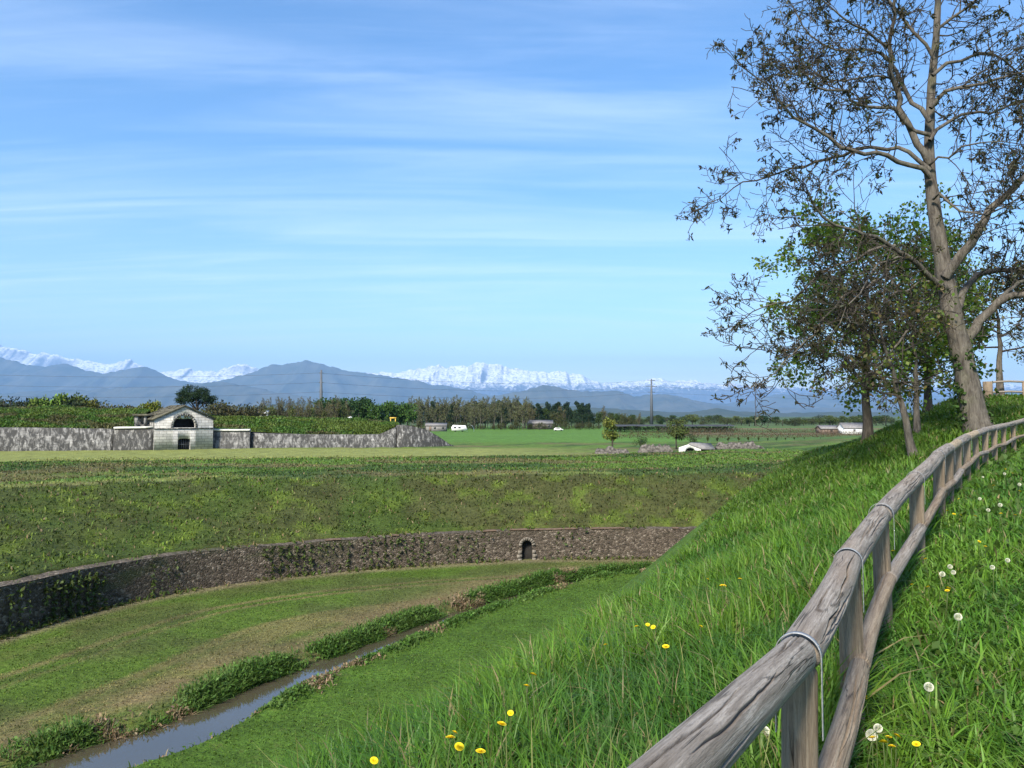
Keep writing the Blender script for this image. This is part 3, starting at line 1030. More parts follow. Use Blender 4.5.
ZF = PLAIN - 0.6
wall_run('fort_wall', 'long pale fort wall streaked with black stains left of the gatehouse', [(-260, 427, 146), (0, 427.5, 153), (60, 428, 155), (113, 429, 157)], 2.2, ZF)
wall_run('fort_wall', 'short blackened fort wall with pale coping hard against the left side of the gatehouse', [(114, 429, 156.2), (153, 428, 157.2)], 2.2, ZF, None, 1.35, 'whitecoping')
wall_run('fort_wall', 'short streaked fort wall with pale coping on the right flank of the gatehouse', [(209, 431, 165), (250, 431, 167)], 2.2, ZF, None, 0.9, 'whitecoping')
wall_run('fort_wall', 'long low grey fort wall from the gatehouse flank to the tall bastion corner', [(251, 433, 168), (300, 434.2, 169), (350, 434.8, 171), (378, 434.5, 172), (386, 431.5, 172), (396, 427, 172.3)], 2.2, ZF)
wall_run('bastion_wall', 'dark streaked bastion end wall rising to a corner and sloping down to the grass', [(397, 425.5, 172.2), (404, 425, 172.6), (411, 426, 173), (425, 429, 174.5), (438, 436, 176), (449, 443.5, 177.5), (457, 447.2, 178.5)], 2.0, ZF, None, 1.25)


MOUND_PTS = []


def mound(front, crest, back_drop=3.0):
    """Earth bank behind a wall: front line and crest line as (px, y, depth)."""
    F_ = np.array([at(*p) for p in front])
    C_ = np.array([at(*p) for p in crest])
    n = 160
    ts = np.linspace(0, 1, n)
    rs = lambda A: np.stack([np.interp(ts, np.linspace(0, 1, len(A)), A[:, j]) for j in range(3)], 1)
    Fr, Cr = rs(F_), rs(C_)
    rows = []
    for w in np.linspace(0, 1, 12):
        p = Fr * (1 - w) + Cr * w
        p[:, 2] = Fr[:, 2] + (Cr[:, 2] - Fr[:, 2]) * (1 - (1 - w) ** 1.6)
        p[:, 2] += 1.0 * (fbm(p[:, 0] * 0.16, p[:, 1] * 0.22, 93, 4) - 0.5) * (0.1 + 0.9 * w)
        rows.append(p)
    for w in np.linspace(0.2, 1, 5):
        p = Cr + np.array([0, 16 * w, 0])
        p[:, 2] = Cr[:, 2] * (1 - w) + (PLAIN - 0.5) * w
        rows.append(p)
    V = np.array(rows)
    r_, c_ = V.shape[:2]
    idx = np.arange(r_ * c_).reshape(r_, c_)
    q = np.stack([idx[:-1, :-1], idx[:-1, 1:], idx[1:, 1:], idx[1:, :-1]], -1).reshape(-1, 4)
    MOUND_PTS.append(V[:12])
    nz = fbm(V[..., 0] * 0.12, V[..., 1] * 0.2, 95, 4)
    colr = np.broadcast_to(np.array([0.042, 0.090, 0.020]), V.shape).copy()
    colr = lerp(colr, (0.085, 0.115, 0.030), sstep(0.5, 0.66, nz))
    colr = lerp(colr, (0.070, 0.060, 0.030), sstep(0.50, 0.34, nz))
    mb = MB()
    mb.add(V.reshape(-1, 3), q, colr.reshape(-1, 3))
    tag(mb.build('earth_bank', M['turf'], None, True), kind='structure')


mound([(-260, 427.6, 148), (0, 428, 155), (60, 428.6, 157), (135, 428.5, 159)], [(-260, 409, 168), (0, 409, 176), (20, 408.5, 176), (60, 407.5, 177), (100, 410.5, 178), (150, 411.5, 179)])
mound([(206, 430.8, 168), (250, 431.5, 169.5), (300, 434, 171.2), (350, 434.4, 173), (380, 434.3, 174.2), (397, 427, 174.6)], [(206, 416, 187), (250, 417.5, 188), (300, 418.5, 189), (350, 420, 190), (385, 422.5, 190), (398, 425.5, 180)])

gate = thing('stone_gatehouse', 'pale stone gatehouse with a gable, half-round upper opening and small arched door', 'gatehouse', at(184, 449, 160) * np.array([1, 1, 0]) + np.array([0, 0, PLAIN - 0.1]), R(38))
GW, GE, GA, GL = 5.7, 6.3, 8.85, 10.5
TH = 0.7
LR, LZ = 2.2, 4.55
DWG, DHG = 1.22, 2.35


def g_roof(x):
    return GA - (GA - GE) * abs(x) / GW


def g_lun(x):
    return LZ + 1.12 * math.sqrt(max(LR * LR - x * x, 0))


def g_door(x):
    return DHG - 0.35 + 0.35 * math.sqrt(max(1 - (x / DWG) ** 2, 0))


mb = MB()


def strip(x0, x1, b0, b1, t0, t1, faces='fbtu'):
    v = [(x0, 0, b0), (x1, 0, b1), (x1, 0, t1), (x0, 0, t0), (x0, TH, b0), (x1, TH, b1), (x1, TH, t1), (x0, TH, t0)]
    f = [(0, 1, 2, 3), (5, 4, 7, 6), (3, 2, 6, 7), (0, 4, 5, 1)]
    mb.add(v, np.array(f), (0.16,) * 3)


xs = np.unique(np.round(np.r_[np.linspace(-GW, GW, 41), np.linspace(-LR, LR, 31), np.linspace(-DWG, DWG, 17)], 4))
for a, b_ in zip(xs[:-1], xs[1:]):
    ind, inl = max(abs(a), abs(b_)) <= DWG + 1e-3, max(abs(a), abs(b_)) <= LR + 1e-3
    lo = (g_door(a), g_door(b_)) if ind else (-0.4, -0.4)
    if inl:
        strip(a, b_, *lo, LZ, LZ)
        strip(a, b_, g_lun(a), g_lun(b_), g_roof(a), g_roof(b_))
    else:
        strip(a, b_, *lo, g_roof(a), g_roof(b_))
for sgn in (-1, 1):       # door jambs, side walls
    mb.add([(sgn * DWG, 0, -.4), (sgn * DWG, TH, -.4), (sgn * DWG, TH, DHG - .35), (sgn * DWG, 0, DHG - .35)], np.array([(0, 1, 2, 3)]), (0.3,) * 3)
    x0, x1 = sorted((sgn * GW, sgn * (GW - 0.6)))
    mb.add([(sgn * GW, 0, -.4), (sgn * GW, TH, -.4), (sgn * GW, TH, GE), (sgn * GW, 0, GE)], np.array([(0, 1, 2, 3)]), (0.9,) * 3)
    mb.box((x0, TH + .002, -.4), (x1, GL, GE - .01), (0.9,) * 3)
mb.box((-GW, GL + .002, -.4), (GW, GL + .6, GE))
mb.build('wall', M['gatestone'], gate)
rf = MB()
ov, rt = 0.5, 0.32
for sgn in (-1, 1):
    y0, y1 = -0.35, GL + 0.9
    xe, ze = sgn * (GW + ov), GE - (GA - GE) / GW * ov
    for nstep in range(1):
        v = [(0, y0, GA + .01), (xe, y0, ze + .01), (xe, y1, ze + .01), (0, y1, GA + .01), (0, y0, GA + rt), (xe, y0, ze + rt), (xe, y1, ze + rt), (0, y1, GA + rt)]
        rf.add(v, np.array([(0, 1, 2, 3), (4, 7, 6, 5), (0, 4, 5, 1), (1, 5, 6, 2), (2, 6, 7, 3)]))
rr = np.random.default_rng(8)
for a in range(90):           # moss cushions and loose slabs on the roof
    x, y = rr.uniform(-GW, GW), rr.uniform(0, GL)
    z = GA - (GA - GE) / GW * abs(x) + rt
    s_ = rr.uniform(.15, .4)
    rf.box((x - s_, y - s_ * 1.4, z - .1), (x + s_, y + s_ * 1.4, z + rr.uniform(.02, .16)))
rf.build('roof', M['roofmoss'], gate)
sc_ = MB()
sc_.box((-GW - .12, -.14, LZ - .28), (GW + .12, -.003, LZ - .06))
sc_.build('string_course', M['gatestone'], gate)
ar = MB()
for a in range(16):
    t0, t1 = math.pi * a / 16, math.pi * (a + 1) / 16 - .008
    pr = [(r_ * math.cos(t), LZ + 1.12 * r_ * math.sin(t)) for r_, t in ((LR - .02, t0), (LR + .42, t0), (LR + .42, t1), (LR - .02, t1))]
    vv = [(x, y, z) for y in (-.04, .2) for x, z in pr]
    ar.add(vv, np.array([(0, 1, 2, 3), (4, 7, 6, 5), (0, 4, 5, 1), (1, 5, 6, 2), (2, 6, 7, 3), (3, 7, 4, 0)]))
ar.build('opening_arch', M['gatestone'], gate)
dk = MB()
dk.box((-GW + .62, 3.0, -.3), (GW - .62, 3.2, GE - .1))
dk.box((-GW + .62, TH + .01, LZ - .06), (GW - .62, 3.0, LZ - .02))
dk.build('interior', M['dark'], gate)  # sheets behind the openings, shade painted in as near-black
bars = MB()
for a in range(7):
    x = -DWG + (a + .5) * 2 * DWG / 7
    bars.tube([(x, .45, -.2), (x, .45, g_door(x))], .03, 6)
bars.box((-DWG, .42, 1.1), (DWG, .48, 1.18))
bars.build('door_grille', M['steel'], gate)
# low vaulted wing on the left side of the gatehouse
wing = thing('vaulted_wing', 'low mossy wing with dark arched bays left of the gatehouse gable', 'outbuilding', at(149, 449, 159.3) * np.array([1, 1, 0]) + np.array([0, 0, PLAIN - .1]), R(30))
wb = MB()
wb.box((-2.6, 0, 0), (2.6, 3.2, 5.2), (0.9,) * 3)
for a in range(4):
    wb.box((-2.6 + a * 1.55, -.3, 5.2), (-2.6 + a * 1.55 + .5, .2, 6.9), (0.3,) * 3)
wb.box((-2.6, 1.6, 5.202), (2.6, 3.2, 6.9), (0.9,) * 3)
wb.build('wall', M['fort'], wing)
rb = MB()
rb.box((-2.9, -.6, 6.902), (2.9, 3.4, 7.3))
rb.build('roof', M['roofmoss'], wing)

# ------------------------------------------------------------------ leaves, branches, trees
def leaf_quads(mb, P, size, rr, col, cvar=0.3, droop=0.0, aspect=0.5):
    """Folded diamond leaves at the points P."""
    P = np.asarray(P, float)
    n = len(P)
    d = rr.normal(size=(n, 3))
    d[:, 2] -= droop
    d /= np.linalg.norm(d, axis=1, keepdims=True)
    s = np.cross(d, rr.normal(size=(n, 3)))
    s /= np.linalg.norm(s, axis=1, keepdims=True) + 1e-9
    L = size * rr.uniform(0.6, 1.35, n)[:, None]
    v = np.stack([P, P + d * L * .5 + s * L * aspect * .5, P + d * L, P + d * L * .5 - s * L * aspect * .5], 1)
    col = np.asarray(col, float)
    if col.ndim == 1:
        col = np.broadcast_to(col, (n, 3))
    c = col * (1 + cvar * rr.uniform(-1, 1, (n, 1))) * (1 + 0.12 * rr.uniform(-1, 1, (n, 3)))
    mb.add(v.reshape(-1, 3), np.arange(4 * n).reshape(n, 4), np.repeat(c, 4, 0))


def grow(mb, tips, p, d, L, r, level, rr, P):
    """One branch and, recursively, what grows on it. Collects twig points in tips."""
    n = 5 if level > 0 else 4
    pts, rad = [p], [r]
    d = d / np.linalg.norm(d)
    for a in range(n):
        d = d + rr.normal(size=3) * P['wig'] + np.array([0, 0, P['up'] if level > 0 else P['up2']])
        d /= np.linalg.norm(d)
        p = p + d * L / n
        pts.append(p)
        rad.append(r * (1 - 0.75 * (a + 1) / n))
    mb.tube(pts, np.maximum(rad, P['rmin']), 3 if level == 0 else (4 if level == 1 else 6), cap=False)
    pts = np.array(pts)
    if level == 0:
        for a in (2, 3, 4):
            tips.append(pts[a])
        return
    k = P['kids'][level]
    for a in range(k):
        f = (a + rr.uniform(0.2, 0.9)) / k
        f = 0.18 + 0.82 * f
        i = min(int(f * n), n - 1)
        q_ = pts[i] + (pts[i + 1] - pts[i]) * (f * n - i)
        t_ = pts[i + 1] - pts[i]
        t_ /= np.linalg.norm(t_)
        o = rr.normal(size=3)
        o -= t_ * o.dot(t_)
        o /= np.linalg.norm(o)
        dd = t_ * rr.uniform(0.3, 0.9) + o * P.get('spread', 1.0)
        grow(mb, tips, q_, dd, L * rr.uniform(0.38, 0.62) * (1.15 - 0.5 * f), r * 0.45 * (1.1 - 0.5 * f), level - 1, rr, P)
    tips.append(pts[-1])


# the big walnut beside the fence: its limbs drawn after the photograph, each with a depth of its own
rr = np.random.default_rng(21)
YT = float(TREE_P[1])
base = np.array([TREE_P[0], YT, float(hz(TREE_P[0], YT)) - 0.15])
walnut = thing('walnut_tree', 'tall bare-looking walnut with ivy on its trunk beside the fence bend', 'tree', base)


def limb(pxs, w0, w1, swing, bend=0.0):
    """pxs: pixel path; w0, w1: widths in px; swing: metres the tip comes forward (-) or goes back (+)."""
    k_ = len(pxs)
    L = np.r_[0, np.cumsum([math.hypot(pxs[i + 1][0] - pxs[i][0], pxs[i + 1][1] - pxs[i][1]) for i in range(k_ - 1)])]
    f = L / L[-1]
    P_ = np.array([at(x, y, YT + swing * g_ ** 1.1 + bend * math.sin(math.pi * g_)) for (x, y), g_ in zip(pxs, f)])
    n = max(6, int(L[-1] / 12))
    Pd = dense(P_, n) - base
    rad = np.interp(np.linspace(0, 1, n), [0, 1], [w0, w1]) * YT / FPX / 2
    return Pd, rad


z5 = lambda L: [(690 + .326 * x, .326 * y) for x, y in L]
z6 = lambda L: [(700 + .3254 * x, 200 + .3254 * y) for x, y in L]
trunk_px = [(980, 436), (975, 418), (969, 390), (961, 350), (951, 310), (945, 275), (938, 235), (933, 200), (929, 160), (930, 120), (932, 80), (936, 40), (938, 0), (941, -45), (938, -90), (944, -130)]
tk = MB()
Pt, rt_ = limb(trunk_px, 1, 1, 0.8)
w = np.interp(np.linspace(0, 1, len(Pt)), [0, .035, .08, .16, .25, .34, .42, .55, .8, 1], [30, 25, 22, 19.5, 17.5, 14.5, 12, 9, 5.5, 2])
rt_ = w * YT / FPX / 2
tk.tube(Pt, rt_ * (1 + 0.05 * np.sin(np.arange(len(Pt)) * 2.1)), 14, cap=False)
limbs = [
    (z5([(705, 480), (690, 420), (650, 330), (620, 240), (615, 150), (625, 60), (632, -20), (640, -120)]), 7.5, 2, -1.2),
    (z5([(722, 352), (670, 290), (630, 210), (580, 160), (500, 150), (420, 140), (360, 100), (325, 40)]), 5, 1.2, 1.5),
    (z5([(690, 392), (620, 350), (540, 320), (470, 290), (400, 265), (330, 230), (270, 210)]), 4.5, 1.0, -2.0),
    (z5([(705, 522), (640, 490), (560, 470), (490, 460), (420, 420), (350, 380), (290, 330), (240, 270), (190, 225), (150, 190)]), 5.5, 1.0, -1.4),
    (z5([(708, 500), (640, 455), (560, 450), (480, 470), (380, 500), (270, 530), (160, 570), (60, 620)]), 4.5, 0.9, 2.2),
    (z6([(724, 250), (680, 210), (640, 170), (600, 140), (540, 105), (450, 90), (400, 60), (360, 20), (330, -30)]), 6.5, 1.4, -2.6),
    (z6([(745, 352), (690, 350), (640, 352), (560, 355), (510, 380), (450, 430), (400, 460)]), 3.6, 1.0, 1.0),
    (z6([(700, 352), (640, 400), (590, 470), (540, 520), (480, 540)]), 3, 0.8, -1.6),
    (z6([(650, 180), (560, 195), (510, 250), (470, 320), (430, 380)]), 2.8, 0.8, -2.2),
    (z6([(600, 140), (540, 150), (480, 190), (400, 200), (300, 290), (200, 330), (100, 390)]), 3.2, 0.8, 2.4),
    (z6([(640, 170), (590, 190), (520, 260), (440, 300), (340, 420), (250, 500), (150, 580)]), 3.0, 0.8, -1.8),
    (z5([(740, 310), (800, 285), (870, 260), (950, 240), (1024, 215), (1120, 190)]), 4.5, 1.2, -1.4),
    (z5([(740, 410), (800, 370), (870, 350), (940, 340), (1024, 310), (1100, 300)]), 4, 1.2, 1.6),
    (z5([(757, 210), (830, 180), (900, 165), (960, 180), (1010, 220), (1060, 240)]), 4, 1, 1.0),
    (z5([(740, 485), (800, 490), (850, 450), (920, 430), (1000, 440)]), 2.6, .8, -2.0),
    (z5([(750, 590), (820, 640), (900, 660), (960, 630), (1040, 560)]), 3, 1, -2.4),
    (z6([(755, 215), (800, 180), (840, 110), (880, 50), (920, 10), (1000, -60), (1080, -150)]), 11, 4, -1.0),
    (z6([(790, 330), (830, 250), (870, 220), (930, 210), (1000, 210), (1080, 190)]), 8, 4, 1.8),
    (z6([(800, 470), (830, 420), (860, 375), (905, 320), (960, 292), (1025, 285), (1100, 270)]), 12, 5, -1.2),
    (z6([(900, 325), (940, 280), (990, 250), (1060, 240)]), 5, 2, 1.2),
    (z5([(745, 110), (800, 60), (860, 20), (920, -30)]), 4, 1.2, -1.5),
    (z5([(740, 160), (690, 90), (640, 40), (590, -20), (560, -90)]), 3.6, 1, 1.6),
    (z5([(615, 150), (560, 110), (500, 80), (430, 30), (380, -20)]), 3, 1, -1.2),
    (z5([(620, 240), (560, 230), (500, 245), (440, 250), (380, 200), (310, 160)]), 2.4, .8, 1.8),
    (z6([(700, 240), (660, 270), (600, 290), (540, 340), (470, 400), (400, 430), (300, 470)]), 2.6, .8, 2.6),
]
bm_ = MB()
lm_ = MB()
tips = []
PW = {'wig': 0.22, 'up': 0.03, 'up2': 0.05, 'kids': {0: 0, 1: 3, 2: 4, 3: 4}, 'rmin': 0.0105, 'spread': 0.9}
TY = np.array([p[1] for p in trunk_px], float)
TX = np.array([p[0] for p in trunk_px], float)
for pxs, w0, w1, sw in limbs:
    ytr = pxs[0][1] + 7
    xtr = float(np.interp(-ytr, -TY, TX))
    if abs(xtr - pxs[0][0]) < 26:
        pxs = [(xtr, ytr)] + list(pxs)
    Pl, rl = limb(pxs, w0, w1, sw, rr.uniform(-.8, .8))
    Pl[1:-1] += rr.normal(size=(len(Pl) - 2, 3)) * 0.06
    lm_.tube(Pl, rl, 8, cap=False)
    L = np.linalg.norm(np.diff(Pl, axis=0), axis=1).sum()
    k_ = int(L * 2.8) + 3
    for a in range(k_):
        f = 0.2 + 0.8 * (a + rr.uniform(0, 1)) / k_
        i = min(int(f * (len(Pl) - 1)), len(Pl) - 2)
        q_ = Pl[i] + (Pl[i + 1] - Pl[i]) * rr.uniform(0, 1)
        t_ = Pl[i + 1] - Pl[i]
        t_ /= np.linalg.norm(t_)
        o = rr.normal(size=3)
        o -= t_ * o.dot(t_)
        o /= np.linalg.norm(o)
        ln = min(rr.uniform(1.0, 2.6), 0.55 * L) * (1.25 - 0.5 * f)
        grow(bm_, tips, q_, t_ * rr.uniform(.4, 1.0) + o * .85, ln, max(rl[i] * 0.5, 0.012) if rl[i] < .05 else 0.022, 2 if ln > 0.8 else 1, rr, PW)
    grow(bm_, tips, Pl[-1], Pl[-1] - Pl[-2], 0.9, rl[-1], 2, rr, PW)
for a in range(10):        # bits near the top of the leader
    i = len(Pt) - 3 - a * 2
    o = rr.normal(size=3)
    o[2] = abs(o[2]) * .5
    grow(bm_, tips, Pt[i], o, 1.8, .03, 2, rr, PW)
tk.build('trunk', M['walnut_bark'], walnut, True)
lm_.build('limbs', M['walnut_bark'], walnut, True)
bm_.build('branches', M['twig_bark'], walnut, True)
tips = np.array(tips)
tips = tips[rr.uniform(size=len(tips)) < 0.13]
lf = MB()
cen = np.repeat(tips, 7, 0) + rr.normal(size=(len(tips) * 7, 3)) * 0.03
pal = np.array([[0.030, 0.030, 0.014], [0.045, 0.033, 0.018], [0.036, 0.048, 0.014], [0.060, 0.058, 0.022]])
leaf_quads(lf, cen, 0.16, rr, pal[rr.integers(0, 4, len(cen))], 0.35, 0.9, 0.36)
lf.build('leaves', M['leaf'], walnut)
iv = MB()
ip = []
for a in range(1500):
    f = rr.uniform(0, 1) ** 1.5 * 0.17
    i = f * (len(Pt) - 1)
    j = min(int(i), len(Pt) - 2)
    p_ = Pt[j] + (Pt[j + 1] - Pt[j]) * (i - j)
    th = rr.uniform(0, 2 * math.pi)
    if vnoise(th * 1.2, f * 30, 3) < 0.42 + f * 1.2:
        continue
    ip.append(p_ + np.array([math.cos(th), math.sin(th), 0]) * (rt_[j] + rr.uniform(0, .06)))
leaf_quads(iv, ip, 0.13, rr, (0.045, 0.085, 0.018), 0.4, 0.4, 0.8)
iv.build('ivy', M['leaf'], walnut)


def pal_thin(seed):
    return seed in (33, 35, 39)


def crowned_tree(name, label, cat, P, H, trunk_h, rw, r0, seed, bark, palette, lsize, per_tip, group=None, lean=(0, 0), stems=1, kids=(0, 4, 5, 5), nb=14, droop=0.4, flat=1.0, spread=1.0, low=0.0):
    rr = np.random.default_rng(seed)
    o = thing(name, label, cat, (P[0], P[1], float(hz(P[0], P[1])) - 0.1), 0, group)
    tb, bb, lb = MB(), MB(), MB()
    tips = []
    for s_ in range(stems):
        ang = rr.uniform(0, 6.28)
        p = np.array([0.0, 0, 0]) + (np.array([math.cos(ang), math.sin(ang), 0]) * .25 if s_ else 0)
        pts = [p]
        n = 9
        for a in range(n):
            f = (a + 1) / n
            pts.append(np.array([lean[0] * f + rr.normal() * .05 * H / n + (s_ * .5 * math.cos(ang)) * f, lean[1] * f + rr.normal() * .05 * H / n, H * .92 * f]))
        pts = dense(np.array(pts), 26)
        rad = r0 * (1.25 * np.exp(-np.linspace(0, 1, 26) * 18) * .4 + np.linspace(1, 0.08, 26))
        tb.tube(pts, rad, 10, cap=False)
        for a in range(nb):
            f = (trunk_h + (H * .92 - trunk_h) * (a + rr.uniform(0, .8)) / nb) / (H * .92)
            i = min(int(f * 25), 24)
            az = rr.uniform(0, 6.28)
            g_ = (f * H * .92 - trunk_h) / (H * .92 - trunk_h + 1e-6)
            wdt = rw * math.sqrt(max(1 - (2 * (g_ * .85 + .05) - .75) ** 2 / 1.7, .05))
            d = np.array([math.cos(az), math.sin(az), rr.uniform(.15, .7) * flat - low * (1 - g_)])
            grow(bb, tips, pts[i], d, wdt * rr.uniform(.75, 1.05), rad[i] * .5, 3 if lsize < .2 else 2, rr, {'wig': .16, 'up': .03, 'up2': .02, 'kids': kids, 'rmin': .008, 'spread': spread})
    tb.build('trunk', M[bark], o, True)
    bb.build('branches', M['twig_bark'], o, True)
    tips = np.array(tips)
    if pal_thin(seed):
        tips = tips[rr.uniform(size=len(tips)) < .6]
    T = np.repeat(tips, per_tip, 0)
    T = T + rr.normal(size=T.shape) * lsize * .9
    pal = np.array(palette)
    cl_ = np.repeat(rr.integers(0, len(pal), len(tips)), per_tip)
    leaf_quads(lb, T, lsize, rr, pal[cl_], .35, droop, .75)
    lb.build('crown', M['leaf'], o)
    return o


GREEN = [[.095, .170, .020], [.120, .200, .024], [.070, .130, .018], [.150, .210, .030]]
BROWNISH = [[.130, .120, .038], [.110, .165, .030], [.150, .105, .050], [.100, .145, .028]]
crowned_tree('linden_tree', 'dense green-crowned tree with a dark straight trunk at the slope edge', 'tree', LINDEN_P, 10.2, 2.6, 4.6, 0.21, 31, 'dark_bark', GREEN, 0.17, 2, nb=24, low=.3)
crowned_tree('leaning_tree', 'slim pale forked trunk leaning left on the slope below the walnut', 'tree', LEAN_P, 5.8, 2.2, 2.9, 0.14, 33, 'walnut_bark', BROWNISH, 0.14, 1, lean=(-1.1, .3), nb=9, kids=(0, 3, 4, 4))
crowned_tree('slender_tree', 'slim upright pale trunk between the leaning tree and the dark trunk', 'tree', STEM_P, 6.4, 2.4, 2.7, 0.14, 35, 'walnut_bark', BROWNISH + GREEN, 0.14, 1, nb=9, kids=(0, 3, 4, 4))
crowned_tree('ivied_tree', 'dark ivy-clad trunk at the brow of the mound behind the walnut', 'tree', DARK_P, 8.2, 1.8, 3.4, 0.2, 37, 'dark_bark', GREEN[:2] + BROWNISH, 0.16, 1, nb=16)
P_ = hit(1000, 394.5) if hit(1000, 394.5) is not None else at(1000, 394, 43)
crowned_tree('mound_tree', 'small tree with a straight pale trunk on the mound top by the far railing', 'tree', P_, 7.0, 2.6, 3.6, 0.2, 39, 'walnut_bark', BROWNISH, 0.16, 2, nb=12)

# ------------------------------------------------------------------ the fence
def log_mesh(mb, p0, p1, r, nseg, nsid, seed, r_end=None, cracks=6, depth=0.014, cw=0.0035):
    rr = np.random.default_rng(seed)
    p0, p1 = np.asarray(p0, float), np.asarray(p1, float)
    ax = p1 - p0
    L = np.linalg.norm(ax)
    ax /= L
    ref = np.array([0, 0, 1.0]) if abs(ax[2]) < .9 else np.array([0, 1.0, 0])
    A = np.cross(ax, ref)
    A /= np.linalg.norm(A)
    B = np.cross(A, ax)
    v = np.linspace(0, 1, nseg)
    th = np.arange(nsid) * 2 * math.pi / nsid
    TH_, VV = np.meshgrid(th, v)
    rad = np.interp(v, [0, 1], [r, r_end or r])[:, None] * np.ones_like(TH_)
    rad = rad * (1 + .035 * np.cos(2 * TH_ + rr.uniform(0, 6)) + .03 * (fbm(TH_ * 1.5 + 10, VV * L * 3, seed, 3) - .5))
    for c in range(cracks):
        t0 = rr.uniform(0, 2 * math.pi)
        a0 = rr.uniform(-.15, .75)
        ln = rr.uniform(.2, .7)
        wander = (fbm(VV * L * 3 + c * 9, VV * 0, seed + c, 4) - .5) * 1.1 * .45 + (VV - .5) * rr.uniform(-.35, .35)
        d = np.angle(np.exp(1j * (TH_ - t0 - wander))) * r
        env = np.clip(1 - np.abs((VV - a0 - ln / 2) / (ln / 2)) ** 2, 0, 1)
        wd = np.maximum(cw * (.4 + .9 * env), .55 * 2 * math.pi * r / nsid)
        rad = rad - depth * np.sqrt(env) * np.exp(-(d / wd) ** 2) * rr.uniform(.5, 1.1)
    end = np.minimum(VV, 1 - VV) * L
    rad = rad - .012 * np.exp(-end / .008)
    bow = np.sin(math.pi * VV) * .012 * rr.uniform(-1, 1)
    V = p0 + ax * (VV * L)[..., None] + A * (np.cos(TH_) * rad + bow)[..., None] + B * (np.sin(TH_) * rad)[..., None]
    uo = rr.uniform(0, 9)
    # the grain is wrapped with no seam where it shows: u runs both ways from the underside
    uu = np.abs(np.angle(np.exp(1j * (TH_ - math.pi / 2)))) * r * 1.0 + (TH_ > math.pi) * 0
    uv = np.stack([np.where(np.cos(TH_) > 0, uu, -uu) + uo, VV * L + uo * 3], -1)
    i = np.arange(nseg - 1)[:, None] * nsid
    j = np.arange(nsid)[None]
    j2 = (j + 1) % nsid
    q = np.stack([i + j, i + j2, i + nsid + j2, i + nsid + j], -1).reshape(-1, 4)
    mb.add(V.reshape(-1, 3), q, (1, 1, 1), uv.reshape(-1, 2))
    for k_, rev in ((0, True), (nseg - 1, False)):
        ring = V[k_]
        c0 = ring.mean(0)
        vv = np.vstack([ring, c0])
        f = np.array([(a, (a + 1) % nsid, nsid) for a in range(nsid)])
        if not rev:
            f = f
        uve = np.c_[(ring - c0) @ A * .5 + uo, (ring - c0) @ B * .05 + uo]
        mb.add(vv, f if rev is False else f[:, ::-1], (1, 1, 1), np.vstack([uve, [uo, uo]]))


fence = thing('wooden_fence', 'rustic round-log fence with metal straps running up the slope from the foreground', 'fence')
RT = 0.062
topc = fence_top - np.array([0, 0, RT])           # rail axis
side = np.gradient(fence_top[:, :2], axis=0)
side /= np.linalg.norm(side, axis=1, keepdims=True)
sidn = np.stack([side[:, 1], -side[:, 0]], 1)     # to the right of the fence
nf = len(fence_top)
for a in range(nf):
    x, y = fence_top[a, :2]
    gz = float(hz(x, y))
    if a == 0:
        pass
    near = a < 4
    mb = MB()
    r_ = .051 if a < 2 else (.056 if a < 3 else .060 + .005 * (a % 3))
    tilt = np.array([random.uniform(-.012, .012), random.uniform(-.012, .012), 0])
    log_mesh(mb, (x, y, gz - .25), np.array([x, y, topc[a, 2] - RT * .55]) + tilt, r_, 90 if near else 30, 96 if near else 28, 100 + a, cracks=5, depth=.012)
    mb.build('post', M['post'], fence, True)
    if a == 0:
        continue
    # strap: over the rail and down both sides of the post
    st = MB()
    T_ = np.array([side[a][0], side[a][1], 0])
    S_ = np.array([sidn[a][0], sidn[a][1], 0])
    hwid = .011
    prof = []
    rs = RT * (1 if a < 3 else 1.25) + .003
    prof.append((-rs - .001, -.24))
    for g_ in np.linspace(math.pi, 0, 19):
        prof.append((rs * math.cos(g_), rs * math.sin(g_)))
    prof.append((rs + .001, -.24))
    prof = np.array(prof)
    V = []
    for (l, z) in prof:
        nrm = np.array([l, max(z, 0)])
        nrm = nrm / (np.linalg.norm(nrm) + 1e-9)
        for (dt_, dr) in ((-hwid, 0), (hwid, 0), (hwid, .0025), (-hwid, .0025)):
            V.append(topc[a] + S_ * (l + nrm[0] * dr) + np.array([0, 0, z + nrm[1] * dr]) + T_ * dt_)
    n = len(prof)
    i = np.arange(n - 1)[:, None] * 4
    j = np.arange(4)[None]
    q = np.stack([i + j, i + 4 + j, i + 4 + (j + 1) % 4, i + (j + 1) % 4], -1).reshape(-1, 4)
    st.add(np.array(V), q)
    st.build('strap', M['strap'], fence)
